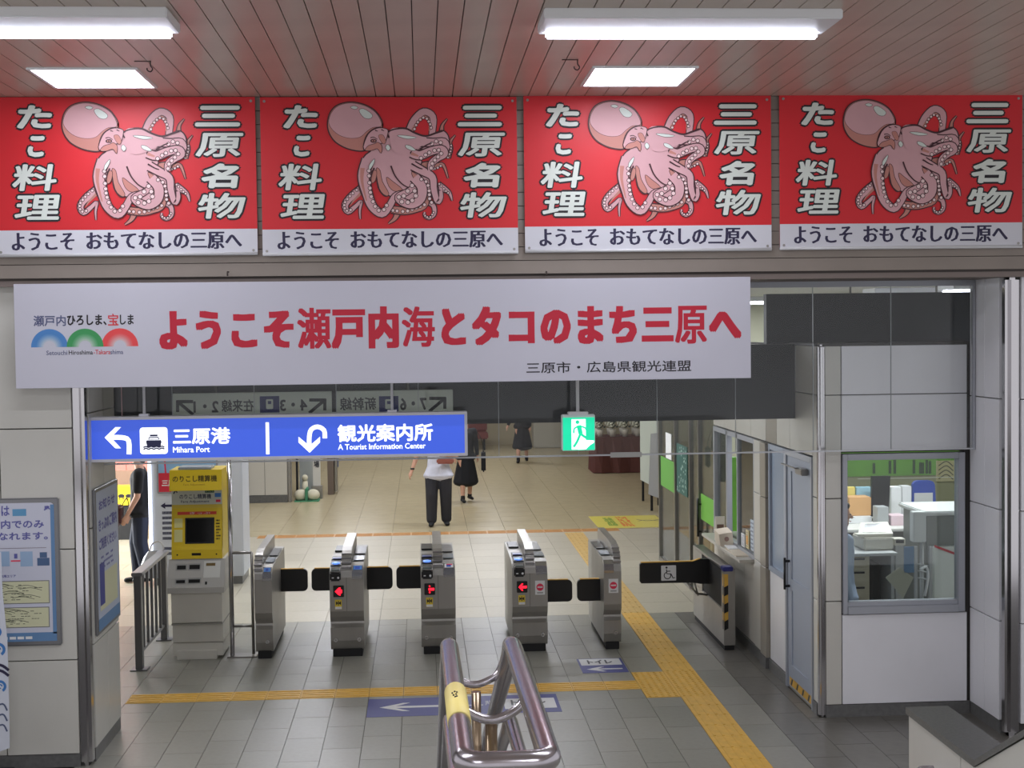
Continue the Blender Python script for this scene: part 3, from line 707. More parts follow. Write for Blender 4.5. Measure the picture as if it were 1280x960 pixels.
# turn-left arrow
p.stroke([Q(136, 547), Q(152, 547), Q(160.5, 551), Q(161, 568)], .036, LIT, 0, sm=3)
p.poly([Q(130.5, 547), Q(144, 534), Q(151, 534), Q(138.5, 547), Q(151, 560.5), Q(144, 560.5)], LIT, 1)
# ferry pictogram
u0, v0, u1, v1 = pr(175, 534, 209, 568, SY); p.rrect(u0, v0, u1, v1, .022, LIT, 0)
W = u1-u0; g = lambda x, y: (u0+W*x, v0+(v1-v0)*y)
DK = mat('pictogram_dark', (40, 44, 84), .5)
p.poly([g(.24, .52), g(.76, .52), g(.78, .46), g(.74, .28), g(.26, .28), g(.22, .46)], DK, 1); p.poly([g(.30, .54), g(.70, .54), g(.68, .64), g(.32, .64)], DK, 1)
p.rect(*g(.36, .66), *g(.64, .73), DK, 1); p.rect(*g(.49, .74), *g(.51, .84), DK, 1); p.rect(*g(.34, .56), *g(.66, .60), LIT, 2)
for vv in (.20, .27): p.stroke([g(.12+.095*i, vv+(.02 if i % 2 else -.015)) for i in range(9)], .010, DK, 3)
big(p, SY, '三原港', 216, 534, 287.5, 556, LIT, .0042)
big(p, SY, 'Mihara Port', 216, 558, 262, 566, LIT, .0009)
u0, v0, u1, v1 = pr(332.5, 528, 336, 568, SY); p.rect(u0, v0, u1, v1, LIT, 0)
# U-turn arrow
p.stroke([Q(406, 548), Q(405, 538), Q(397, 533.5), Q(389, 537), Q(386.5, 546), Q(386.5, 560)], .034, LIT, 0, sm=3)
p.poly([Q(387, 566), Q(373, 553), Q(373, 546), Q(386.8, 557.5), Q(400, 546), Q(400, 553)], LIT, 1)
big(p, SY, '観光案内所', 422, 529, 541, 553, LIT, .004)
big(p, SY, 'A Tourist Information Center', 422.5, 553.5, 532, 562.5, LIT, .0009)
p.obj('lettering', face)
for px in (180, 490):
    q = at(px, 500, SY+.09)
    obj('rod', MB().tube([(q.x, SY+.09, top), (q.x, SY+.09, 3.56)], .011, WHT, 8).box(q.x-.035, q.x+.035, SY+.06, SY+.12, top, top+.018, SIGNF), t)
# exit sign
GRN = mat('exit_green', (20, 190, 150), .4, emit=.95, ecol=(10, 205, 150)); GW = mat('exit_white', (235, 250, 245), .4, emit=1.25)
a = at(703, 564, SY); b = at(744, 518, SY)
t = thing('exit_sign', 'green and white backlit running-man exit sign hanging under the white banner', 'sign', ((a.x+b.x)/2, SY, a.z))
obj('case', MB().box(a.x, b.x, SY+.01, SY+.09, a.z, b.z, WHT, .006).box(a.x+.05, b.x-.05, SY+.02, SY+.08, b.z, b.z+.02, WHT, .003), t)
face = obj('sign_face', MB().box(a.x+.006, b.x-.006, SY, SY+.01, a.z+.006, b.z-.022, GRN), t)
p = front_print(SY)
g = lambda x, y: (a.x+.006+(b.x-a.x-.012)*x, a.z+.006+(b.z-a.z-.028)*y)
p.poly([g(.27, .02), g(.72, .02), g(.98, .28), g(.84, .30), g(.72, .30), g(.72, .95), g(.27, .95)], GW, 0)
p.poly([g(.72, .30), g(.98, .28), g(.98, .22), g(.62, .02), g(.45, .02)], GW, 0)
p.disc(*g(.46, .86), .015, GRN, 1); p.stroke([g(.50, .76), g(.56, .50)], .034, GRN, 1); p.stroke([g(.50, .74), g(.36, .66), g(.34, .52)], .012, GRN, 1)
p.stroke([g(.52, .74), g(.70, .68), g(.76, .56)], .012, GRN, 1); p.stroke([g(.56, .50), g(.76, .36), g(.96, .32)], .018, GRN, 1); p.stroke([g(.55, .50), g(.44, .26), g(.33, .10)], .018, GRN, 1)
p.obj('running_figure', face)
q = at(722, 500, SY+.05)
obj('rod', MB().tube([(q.x, SY+.05, b.z+.02), (q.x, SY+.05, 3.56)], .013, WHT, 8), t)
# thin chain at the left end of the blue sign
q = at(152, 500, SY+.09)
obj('wire', MB().tube([(q.x, SY+.09, top), (q.x, SY+.09, 3.56)], .004, mat('wire_pink', (190, 160, 160), .5), 6), t if False else bpy.data.objects['direction_sign'])
# stand-in panel added to carry the platform lettering in reverse
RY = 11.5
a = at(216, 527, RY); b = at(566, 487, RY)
t = thing('mirrored_sign_panel', 'pale stand-in panel with mirrored platform lettering behind the blue sign and the glass', 'sign', ((a.x+b.x)/2, RY, a.z-.06))
obj('board', MB().box(a.x, b.x, RY, RY+.06, a.z-.06, b.z, mat('mirrored_panel_pale', (196, 204, 190), .5), .004), t)
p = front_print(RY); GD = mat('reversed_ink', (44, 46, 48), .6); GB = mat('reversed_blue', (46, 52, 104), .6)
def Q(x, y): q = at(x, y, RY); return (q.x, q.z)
for tip, tail in (((546+9, 497), (536, 514)),):
    pass
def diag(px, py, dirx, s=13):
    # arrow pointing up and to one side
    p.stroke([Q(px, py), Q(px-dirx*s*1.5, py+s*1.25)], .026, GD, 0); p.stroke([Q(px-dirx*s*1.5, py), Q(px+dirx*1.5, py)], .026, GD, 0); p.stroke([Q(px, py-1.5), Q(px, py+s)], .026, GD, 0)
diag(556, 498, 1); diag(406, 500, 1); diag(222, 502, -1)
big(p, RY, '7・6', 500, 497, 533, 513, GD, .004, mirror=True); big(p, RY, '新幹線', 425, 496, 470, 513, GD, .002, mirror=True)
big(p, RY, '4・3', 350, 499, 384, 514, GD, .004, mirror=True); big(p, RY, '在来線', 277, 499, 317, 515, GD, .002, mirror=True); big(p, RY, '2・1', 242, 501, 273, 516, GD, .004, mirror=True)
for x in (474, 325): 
    u0, v0, u1, v1 = pr(x, 495, x+24, 516, RY); p.rect(u0, v0, u1, v1, GB, 0); p.rrect(u0+.05, v0+.03, u1-.05, v1-.025, .01, mat('mirrored_panel_pale', (196, 204, 190)), 1); p.rect(u0+.065, v0+.07, u1-.065, v0+.095, GB, 2)
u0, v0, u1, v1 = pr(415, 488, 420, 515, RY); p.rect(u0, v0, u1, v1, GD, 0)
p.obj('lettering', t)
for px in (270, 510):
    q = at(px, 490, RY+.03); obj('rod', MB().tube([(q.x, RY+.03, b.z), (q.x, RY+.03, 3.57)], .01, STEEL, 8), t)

# ================================================================== TICKET GATES
GY = 13.69; GL = 1.27
LED = mat('led_red', (255, 40, 60), .4, emit=3.0, ecol=(255, 20, 40)); STK = mat('sticker_yellow', (222, 196, 60), .5); PINKR = mat('sticker_red', (226, 50, 84), .5)
SBLUE = mat('sticker_blue', (70, 130, 205), .5); PAD = mat('card_pad_lit', (110, 150, 235), .3, emit=.9, ecol=(100, 150, 255)); AMB = mat('brass_trim', (196, 180, 110), .3, .6)
BODY = [(.05, .07), (.02, .16), (.015, .29), (.045, .325), (.05, .345), (.0, .40), (-.02, .46), (-.02, .79), (.0, .845), (.05, .88), (.16, .905), (GL, .915), (GL, .07)]
RIDGE = [(.02, .84), (.035, .90), (.07, .95), (.13, .99), (.22, 1.02), (.36, 1.04), (GL, 1.045), (GL, .90), (.1, .88)]
def ticket_gate(x0, x1, rx0, rx1, label, reader=None, led=None, noentry=None, sticker=None, flaps=()):
    xc = (x0+x1)/2; t = thing('ticket_gate', label, 'ticket gate', (xc, GY, 0), 'ticket gates in a row')
    obj('body', MB().prism([(GY+y, z) for y, z in BODY], 0, x0, x1, STEELD), t)
    obj('plinth', MB().box(x0+.02, x1-.02, GY+.03, GY+GL-.04, 0, .075, BLKM, .004), t)
    obj('ridge', MB().prism([(GY+y, z) for y, z in RIDGE], 0, rx0, rx1, STEEL), t)
    b = MB()
    for k, (y, z) in enumerate(((.026, .873), (.048, .918), (.088, .958), (.145, .990))):
        b.box(rx0-.003, rx1+.003, GY+y-.012, GY+y+.012, z-.004, z+.014, CHROME, .003)
    obj('chrome_bands', b, t, kind='stuff')
    if x1-x0 > .25: obj('seam', MB().box(xc-.0015, xc+.0015, GY-.0215, GY-.018, .46, .79, JOINT), t)
    # dark top recess of each half
    p = front_print(GY-.0205)
    if reader:
        u0, u1 = reader
        obj('card_reader', MB().box(u0, u1, GY-.05, GY+.05, .76, .845, BLK, .012), t)
        obj('reader_display', MB().box(u0+.012, u1-.012, GY-.035, GY+.035, .845, .872, mat('display_grey', (110, 116, 112), .3), .006).tube([(u0+.006, GY-.04, .85), (u1-.006, GY-.04, .85), (u1-.006, GY+.04, .888), (u0+.006, GY+.04, .888)], .006, CHROME, 6, closed=True), t)
        obj('reader_pad', MB().prism([(GY+.07, .90), (GY+.20, .925), (GY+.20, .90), (GY+.07, .87)], 0, u0+.002, u1-.002, mat('pad_black', (30, 34, 48), .3)).ell(((u0+u1)/2, GY+.135, .908), (.045, .055, .012), PAD, 2), t)
        b = MB().box(u0, u1, GY+.24, GY+.46, .915, .93, BLK, .004).box(u0+.01, u1-.01, GY+.26, GY+.34, .93, .936, mat('panel_blue', (84, 96, 160), .4)).box(u0, u1, GY+.8, GY+1.15, .915, .93, BLK, .004)
        obj('top_panel', b, t, kind='stuff')
        p2 = front_print(GY-.0505); p2.disc((u0+u1)/2+.03, .795, .011, PAPER, 0); p2.rect(u0+.02, .79, u0+.04, .80, PAPER, 0); p2.obj('reader_marks', t)
    if led:
        u0, kind = led
        bx = obj('arrow_display', MB().box(u0, u0+.105, GY-.03, GY-.018, .60, .715, BLK, .004), t)
        pl = front_print(GY-.031); c = u0+.052; v = .657
        if kind == 'full': pl.poly([(c-.035, v), (c+.0, v+.035), (c+.02, v+.04), (c+.02, v+.018), (c+.035, v+.015), (c+.035, v-.015), (c+.02, v-.018), (c+.02, v-.04), (c, v-.035)], LED, 0)
        elif kind == 'part': pl.rect(c-.01, v-.012, c+.045, v+.012, LED, 0); pl.disc(c, v+.03, .008, LED, 0); pl.disc(c, v-.03, .008, LED, 0)
        else:
            pl.poly([(c-.035, v), (c-.002, v+.036), (c+.012, v+.036), (c-.01, v), (c+.012, v-.036), (c-.002, v-.036)], LED, 0); pl.rect(c-.02, v-.012, c+.045, v+.012, LED, 0)
        pl.obj('led_arrow', bx)
        p.rect(u0+.015, .48, u0+.082, .575, STK, 0); p.rect(u0+.018, .482, u0+.079, .505, PAPER, 1)
        p.poly([(u0+.024, .56), (u0+.047, .54), (u0+.024, .52)], INK, 1); p.poly([(u0+.073, .56), (u0+.05, .54), (u0+.073, .52)], INK, 1); p.rect(u0+.044, .518, u0+.053, .562, INK, 1)
    if noentry:
        u = noentry; p.rect(u-.048, .575, u+.048, .715, PAPER, 0); p.disc(u, .65, .036, PINKR, 1, n=20); p.rect(u-.026, .644, u+.026, .657, PAPER, 2); p.rect(u-.03, .588, u+.03, .60, mat('sticker_grey', (150, 150, 150)), 1)
    if noentry or led: p.obj('stickers', t)
    else: p.mb.bm.free()
    if sticker:
        u0, u1, col = sticker
        obj('chrome_lip', MB().prism([(GY-.026, .775), (GY-.026, .80), (GY-.004, .86), (GY+.055, .895), (GY+.06, .885), (GY+.0, .85), (GY-.016, .795)], 0, u0, u1, CHROME), t)
        if col:
            ps = Print((0, GY-.004, .861), (1, 0, 0), (0, .86, .51), (0, -.51, .86)); ps.rect(u0+.012, .002, u1-.008, .062, SBLUE if col == 'blue' else PAPER, 1)
            ps.rect(u0+.03, .012, u0+.055, .05, mat('sticker_deep_blue', (40, 80, 190), .5), 2); ps.rect(u1-.05, .012, u1-.03, .05, mat('sticker_deep_blue', (40, 80, 190), .5), 2)
            if col == 'mixed': ps.rect(u0+.03, .040, u1-.015, .056, PINKR, 3)
            ps.obj('blue_sticker', t)
        b = MB().box(u0, u1, GY+.24, GY+.5, .915, .922, mat('grey_glass_top', (150, 160, 170), .15), .003).box(u0, u1, GY+.62, GY+1.1, .915, .925, mat('dark_top', (78, 78, 76), .3), .003)
        obj('top_panel', b, t, kind='stuff')
    c = MB()
    for u in ((x0+.05, x1-.05) if x1-x0 > .25 else ((x0+x1)/2+.03,)):
        for k in range(10):
            pass
        c.tube([(u, GY+.018, .17), (u, GY+.006, .17)], .019, CHROME, 14).tube([(u, GY+.010, .17), (u, GY+.004, .17)], .013, STEELD, 14)
    obj('lock_caps', c, t, kind='stuff')
    for (fx0, fx1, fy, z0, z1, side) in flaps:
        # rounded black flap leaf with yellow top edge; side = free end
        pts = []; r = .045
        for cx, cz, a0, rr in ((fx1-r, z1-r, 0, r), (fx0+r, z1-r, 90, r), (fx0+r, z0+r, 180, r), (fx1-r, z0+r, 270, r)):
            hinge = (side > 0 and cx < (fx0+fx1)/2) or (side < 0 and cx > (fx0+fx1)/2)
            for k in range(5):
                an = math.radians(a0+k*22.5); q = .012 if hinge else rr
                ex = (fx1-q if cx > (fx0+fx1)/2 else fx0+q); ez = (z1-q if cz > (z0+z1)/2 else z0+q)
                pts.append((ex+q*math.cos(an), ez+q*math.sin(an)))
        f = obj('flap', MB().prism(pts, 1, fy, fy+.045, BLK), t)
        obj('flap_edge', MB().box(min(fx0, fx1)+.03, max(fx0, fx1)-.04, fy+.002, fy+.043, z1-.003, z1+.008, YEL, .003), f, label='yellow top edge')
        obj('flap_hinge', MB().tube([((fx0 if side > 0 else fx1), fy+.02, z0-.02), ((fx0 if side > 0 else fx1), fy+.02, z1+.09)], .010, BLK, 8), f)
LZ, RZ = (.505, .735), (.445, .665)
ticket_gate(-1.66, -1.49, -1.665, -1.59, 'leftmost ticket gate, narrow, with a blue sticker and one black flap to its right', sticker=(-1.58, -1.495, 'blue'), flaps=[(-1.52, -1.215, 14.55, *LZ, 1)])
ticket_gate(-.93, -.60, -.815, -.72, 'second ticket gate from the left, lit red arrow head and black flaps on both sides', reader=(-.925, -.82), led=(-.895, 'full'), sticker=(-.71, -.605, 'blue'),
            flaps=[(-1.175, -.90, 14.55, *LZ, -1), (-.63, -.335, 14.55, *LZ, 1)])
ticket_gate(-.04, .30, .085, .175, 'middle ticket gate with a partly lit red display, behind the handrail', reader=(-.03, .08), led=(-.005, 'part'), sticker=(.185, .29, 'mixed'), flaps=[(-.295, -.01, 14.55, *LZ, -1)])
ticket_gate(.86, 1.21, 1.0, 1.085, 'fourth ticket gate from the left with lit red arrow and a red no-entry sticker', reader=(.88, .985), led=(.905, 'arrow'), noentry=1.135, sticker=(1.095, 1.205, None), flaps=[(1.18, 1.485, 13.95, *RZ, 1)])
ticket_gate(1.77, 1.945, 1.875, 1.945, 'rightmost ticket gate in the row, narrow, with a red no-entry sticker', noentry=1.865, sticker=(1.775, 1.87, None), flaps=[(1.535, 1.80, 13.95, *RZ, -1)])

# wide gate for wheelchairs
t = thing('accessible_gate', 'low steel gate post with a long black wheelchair barrier arm, by the office counter', 'ticket gate', (3.0, 14.3, 0))
obj('body', MB().box(2.94, 3.055, 13.53, 15.08, .05, .40, STEELD, .004).box(2.94, 3.055, 13.53, 13.64, .40, .79, STEELD, .004).box(3.02, 3.055, 13.64, 15.08, .40, .79, STEELD, .003).box(2.94, 3.055, 13.53, 15.08, .79, .815, STEEL, .004).box(2.94, 3.02, 14.6, 15.08, .40, .79, STEELD, .003), t)
obj('plinth', MB().box(2.95, 3.045, 13.55, 15.06, 0, .055, BLKM), t)
obj('recess', MB().box(2.955, 3.02, 13.64, 14.6, .395, .79, BLKM), t)
p = front_print(13.529)
p.rect(2.945, .24, 2.985, .76, YEL, 0)
for k in range(3): p.poly([(2.945, .63-.17*k), (2.985, .65-.17*k), (2.985, .56-.17*k), (2.945, .54-.17*k)], BLK, 1)
p.obj('hazard_strip', t, label='yellow and black hazard strip')
ps = side_print(2.939); ps.rect(-13.575, .24, -13.53, .76, YEL, 0)
for k in range(3): ps.rect(-13.575, .55-.17*k, -13.53, .64-.17*k, BLK, 1)
ps.obj('hazard_strip', t)
obj('top_cap', MB().box(2.93, 3.03, 13.50, 13.62, .79, .835, mat('cap_navy', (40, 44, 120), .4), .006), t, label='navy blue top cap')
pts = [(2.24, .55), (2.225, .57), (2.225, .745), (2.24, .76), (2.78, .765), (2.86, .79), (2.98, .79), (2.98, .53), (2.86, .53), (2.78, .545)]
arm = obj('barrier_arm', MB().prism(pts, 1, 14.28, 14.325, BLK), t)
obj('arm_edge', MB().box(2.24, 2.78, 14.282, 14.323, .763, .771, YEL).hexa([(2.78, 14.282, .765), (2.86, 14.282, .79), (2.86, 14.323, .79), (2.78, 14.323, .765), (2.78, 14.282, .772), (2.86, 14.282, .797), (2.86, 14.323, .797), (2.78, 14.323, .772)], YEL), arm, label='yellow top edge')
obj('arm_stay', MB().tube([(2.72, 14.30, .55), (2.83, 14.34, .42), (2.95, 14.34, .40)], .012, STEEL, 8).tube([(2.80, 14.30, .55), (2.84, 14.32, .40)], .008, STEEL, 8), arm)
p = front_print(14.279); u0, v0, u1, v1 = pr(826.5, 706.5, 845, 726, 14.28)
p.rrect(u0, v0, u1, v1, .008, PAPER, 0); g = lambda x, y: (u0+(u1-u0)*x, v0+(v1-v0)*y)
p.disc(*g(.36, .86), .011, INK, 1); p.stroke([g(.36, .74), g(.38, .46), g(.66, .44), g(.80, .16), g(.92, .20)], .010, INK, 1, sm=0); p.stroke([g(.38, .62), g(.62, .62)], .009, INK, 1); p.arc(*g(.42, .34), .030, .039, 110, 380, INK, 1)
p.obj('wheelchair_symbol', arm, label='white wheelchair symbol sticker')

# ================================================================== FARE MACHINE
MY = 13.78
t = thing('fare_machine', 'yellow and white fare adjustment machine left of the ticket gates', 'machine', (-2.22, MY+.3, 0))
CRM = mat('machine_cream', (205, 202, 192), .4, 0, .03, 5); YB = mat('machine_yellow', (232, 200, 40), .4); YD = mat('machine_yellow_side', (226, 198, 70), .4)
xl, xr = -2.475, -1.985
obj('base', MB().box(xl+.04, xr-.06, MY-.02, MY+.5, 0, .09, CRM, .005).box(xl, xr, MY, MY+.55, .03, .16, CRM, .006), t)
obj('lower_body', MB().prism([(MY+.02, .165), (MY+.02, .34), (MY-.03, .37), (MY-.03, .665), (MY+.55, .665), (MY+.55, .165)], 0, xl, xr, CRM), t)
obj('service_seam', MB().box(xl-.002, xr+.002, MY-.032, MY+.5, .345, .36, mat('machine_groove', (150, 148, 140), .5)), t)
deck = obj('control_deck', MB().prism([(MY-.08, .665), (MY-.08, .72), (MY+.06, .98), (MY+.55, .98), (MY+.55, .665)], 0, xl-.03, xr+.03, mat('machine_deck', (178, 176, 170), .4)), t)
# slots on the sloping deck
d = Print((0, MY-.08, .72), (1, 0, 0), (0, .474, .880), (0, -.880, .474))
for u, v, wd, hg in ((-2.42, .19, .085, .04), (-2.30, .19, .10, .045), (-2.42, .05, .085, .03), (-2.30, .05, .11, .035)):
    d.rect(u-.012, v-.012, u+wd+.012, v+hg+.015, mat('slot_steel', (168, 168, 166), .3, .5), 0); d.rect(u, v, u+wd, v+hg, BLK, 1)
d.rect(-2.16, .10, -2.0, .27, mat('coin_tray', (206, 206, 200), .3), 0); d.rect(-2.14, .22, -2.05, .25, mat('coin_slot', (120, 100, 60), .4, .5), 1); d.rect(-2.14, .03, -2.12, .06, BLK, 1)
d.obj('slots', deck)
obj('upper_body', MB().prism([(MY+.06, .98), (MY+.06, 1.10), (MY+.12, 1.50), (MY+.12, 1.82), (MY+.55, 1.82), (MY+.55, .98)], 0, xl, xr, YD), t)
u = MB().prism([(MY+.054, 1.07), (MY+.114, 1.475), (MY+.15, 1.475), (MY+.09, 1.07)], 0, xl, xr, YB)
bez = obj('screen_bezel', u, t, label='yellow screen surround')
sc_ = Print((0, MY+.054, 1.07), (1, 0, 0), (0, .1465, .9892), (0, -.9892, .1465))
sc_.rect(-2.345, .06, -2.06, .315, BLK, 0); sc_.rect(-2.33, .075, -2.075, .30, mat('screen_dark', (14, 14, 16), .12), 1)
sc_.rect(-2.45, .08, -2.37, .20, mat('note_pale', (226, 220, 150), .5), 0); sc_.rect(-2.45, .22, -2.37, .31, mat('note_pale', (226, 220, 150), .5), 0)
sc_.rect(-2.42, .345, -2.04, .375, mat('strip_red', (214, 70, 50), .5), 0); sc_.text('きっぷ', -2.30, .35, -2.10, .37, PAPER, 1)
scribble(sc_, -2.045, .09, -2.0, .30, 7, INK, 1, seed=4)
sc_.obj('touch_screen', bez)
yl = Print((0, MY+.05, .985), (1, 0, 0), (0, 0, 1), (0, -1, 0)); yl.rect(xl, .0, xr, .085, YB, 0); yl.rect(-2.28, .03, -2.19, .055, BLK, 1); yl.disc(-2.42, .04, .008, BLK, 1); yl.disc(-2.04, .04, .008, BLK, 1)
yl.obj('label_strip', deck)
p = front_print(MY+.119)
p.rect(xl+.0, 1.51, xr, 1.675, mat('machine_panel_white', (206, 210, 200), .4), 0)
p.text('のりこし精算機', -2.40, 1.565, -2.09, 1.615, mat('panel_ink_navy', (50, 56, 80), .5), 1, .001); p.text('Fare Adjustment', -2.385, 1.522, -2.11, 1.552, mat('panel_ink_navy', (50, 56, 80), .5), 1, .0005)
p.rect(-2.15, 1.625, -2.06, 1.66, mat('lamp_green', (30, 90, 50), .5), 1); p.text('のりこし', -2.145, 1.634, -2.065, 1.652, PAPER, 2)
p.rect(-2.055, 1.58, -1.995, 1.62, SBLUE, 1); p.rect(-2.045, 1.53, -2.0, 1.555, PINKR, 1)
p.stroke([(-2.455, 1.62), (-2.435, 1.65), (-2.42, 1.63)], .012, mat('panel_ink_navy', (50, 56, 80)), 1)
p.obj('name_panel', t)
obj('header', MB().prism([(MY+.0, 1.66), (MY+.03, 1.86), (MY+.45, 1.86), (MY+.45, 1.66)], 0, xl, xr+.015, YB, ), t, label='yellow header box')
p = Print((0, MY+.0, 1.66), (1, 0, 0), (0, .148, .989), (0, -.989, .148)); p.text('のりこし精算機', -2.445, .085, -2.015, .150, mat('header_ink', (92, 76, 20), .5), 0, .0015); p.text('Fare Adjustment', -2.34, .045, -2.13, .07, mat('header_ink2', (176, 130, 30), .5), 0)
p.obj('header_lettering', t)
obj('top_plate', MB().box(xl+.08, xr-.09, MY+.05, MY+.3, 1.86, 1.885, mat('plate_grey', (150, 160, 172), .4), .005), t)
# barrier frame right of the machine
t = thing('barrier_frame', 'low steel barrier frame with clear panel between fare machine and first gate', 'barrier', (-1.80, 13.85, 0))
f = MB().tube([(-1.905, 13.85, 0), (-1.905, 13.85, 2.0)], .022, CHROME, 10).tube([(-1.70, 13.85, .02), (-1.70, 13.85, 1.03)], .014, STEEL, 8).tube([(-1.905, 13.85, 1.03), (-1.70, 13.85, 1.03)], .014, STEEL, 8).tube([(-1.905, 13.85, .30), (-1.70, 13.85, .30)], .012, STEEL, 8)
obj('frame', f, t); obj('pane', MB().box(-1.885, -1.71, 13.847, 13.853, .32, 1.01, GLASS), t); obj('foot_plate', MB().box(-1.95, -1.66, 13.78, 13.95, 0, .012, STEEL), t)
# fence at the left
t = thing('side_fence', 'short grey steel fence with upright bars left of the fare machine', 'fence', (-2.72, 14.0, 0))
fy0, fy1 = 13.42, 14.72; FS = mat('fence_steel', (120, 120, 122), .4, .7)
obj('post', MB().box(-2.755, -2.69, fy0-.05, fy0+.05, 0, .90, FS, .006), t); obj('post', MB().box(-2.755, -2.69, fy1-.05, fy1+.05, 0, .90, FS, .006), t)
obj('top_rail', MB().box(-2.775, -2.67, fy0-.06, fy1+.06, .90, .935, mat('fence_rail', (150, 150, 154), .35, .7), .006), t)
obj('bottom_rail', MB().box(-2.735, -2.71, fy0, fy1, .14, .17, FS, .003), t)
for k in range(5): yy = fy0+(fy1-fy0)*(k+1)/6; obj('bar', MB().box(-2.735, -2.71, yy-.012, yy+.012, .17, .90, FS), t)
obj('base_plate', MB().box(-2.80, -2.64, fy0-.08, fy0+.08, 0, .01, FS).box(-2.80, -2.64, fy1-.08, fy1+.08, 0, .01, FS), t)

# ================================================================== NOTICE BOX, LEFT EXIT
t = thing('notice_cabinet', 'tall white cabinet with blue arrow notice and red poster behind the fare machine', 'cabinet', (-2.85, 18.2, 0))
obj('body', MB().box(-3.44, -2.30, 17.9, 18.6, .1, 2.6, mat('cabinet_white', (200, 204, 212), .4), .01), t)
obj('plinth', MB().box(-3.42, -2.32, 17.92, 18.58, 0, .1, BASEG), t)
obj('daylight_edge_glow', MB().box(-3.475, -3.44, 17.88, 17.95, .1, 2.6, mat('daylight_edge_glow', (235, 240, 255), .5, emit=2.2)), t, label='white cabinet edge, daylight glow painted as emission')  # daylight on the cabinet edge imitated by an emissive strip
p = front_print(17.899); NV = mat('notice_ink', (60, 62, 84), .6)
p.poly([(-3.33, 1.02), (-3.27, 1.06), (-3.27, 1.035), (-3.16, 1.035), (-3.16, 1.005), (-3.27, 1.005), (-3.27, .98)], INKN, 0)
for i in range(9): 
    v = .93-.065*i
    if i in (6,): continue
    scribble(p, -3.31, v-.02, -3.15, v+.02, 1, NV, 0, .8, .9, seed=i+3)
p.obj('notice_print', t)
obj('poster_frame', MB().box(-3.36, -2.6, 17.87, 17.9, 1.18, 1.95, mat('poster_frame_grey', (150, 152, 158), .4), .006), t)
p = front_print(17.869); p.rect(-3.34, 1.20, -2.62, 1.93, mat('poster_sky', (140, 180, 215), .5), 0); p.rect(-3.34, 1.20, -2.62, 1.44, mat('poster_red', (205, 40, 62), .5), 1); p.text('三原', -3.30, 1.27, -3.14, 1.35, PAPER, 2, .003)
p.stroke([(-3.25, 1.44), (-3.26, 1.62)], .02, PINKR, 2); p.disc(-3.26, 1.62, .035, PINKR, 3); p.rect(-2.98, 1.44, -2.7, 1.50, mat('poster_teal', (60, 130, 130), .5), 2)
p.obj('poster', t)
# shop backdrop at the exit
t = thing('shop_shutter', 'coral red shop front panel seen through the left exit', 'shop front', (-4.9, 24, 0))
for k in range(6): obj('shutter_panel', MB().box(-6.1+.36*k+.004, -5.74+.36*k-.004, 24, 24.05, .9, 2.9, mat('shutter_coral', (226, 130, 118), .5, 0, .04, 3)), t)
obj('base_wall', MB().box(-6.1, -3.9, 24.0, 24.1, 0, .9, mat('shop_base', (150, 120, 100), .5)), t)
q0, q1 = at(140, 632, 22), at(166, 608, 22)
t = thing('yellow_vending_sign', 'yellow box with black animal silhouettes low at the left exit', 'sign', ((q0.x+q1.x)/2, 22, 0))
obj('box', MB().box(q0.x, q1.x, 22, 22.3, q0.z, q1.z, YB, .01), t); obj('stand', MB().box(q0.x+.05, q1.x-.05, 22.05, 22.25, 0, q0.z, BLKM), t)
p = front_print(21.999); W = q1.x-q0.x; z = q0.z; H = q1.z-q0.z
for c in (.45, .8): p.disc(q0.x+W*c, z+H*.5, .05, INK, 0, .03); p.rect(q0.x+W*c-.04, z+H*.3, q0.x+W*c-.025, z+H*.5, INK, 1); p.rect(q0.x+W*c+.02, z+H*.3, q0.x+W*c+.035, z+H*.5, INK, 1)
p.text('のりば', q0.x+W*.3, z+H*.72, q0.x+W*.6, z+H*.9, INK, 0)
p.obj('print', t)
# white plastic bag hanging at the fence end
t = thing('plastic_bag', 'white plastic carrier bag hanging behind the top rail of the steel fence', 'bag', (-2.80, 14.86, .55))
bm = MB(); prof = [(0, .0), (.09, .02), (.125, .08), (.12, .16), (.09, .24), (.05, .30)]
n = 16; rings = []
for i, (r, z) in enumerate(prof[1:]):
    rings.append([bm.bm.verts.new((-2.84+(r*1.0)*math.cos(2*math.pi*k/n)*(1+.08*math.sin(k*3+i)), 14.80+r*.6*math.sin(2*math.pi*k/n), .62+z)) for k in range(n)])
for i in range(len(rings)-1):
    for k in range(n): bm._set([bm.bm.faces.new((rings[i][k], rings[i][(k+1) % n], rings[i+1][(k+1) % n], rings[i+1][k]))], mat('bag_white', (225, 228, 240), .35), True)
bm._set([bm.bm.faces.new(list(reversed(rings[0])))], MATS['bag_white'], True)
obj('bag_body', bm, t)
obj('handles', MB().tube(smooth([(-2.88, 14.80, .90), (-2.84, 14.77, 1.0), (-2.76, 14.74, 1.03), (-2.72, 14.74, .95), (-2.80, 14.80, .90)], 4), .008, MATS['bag_white'], 6), t)

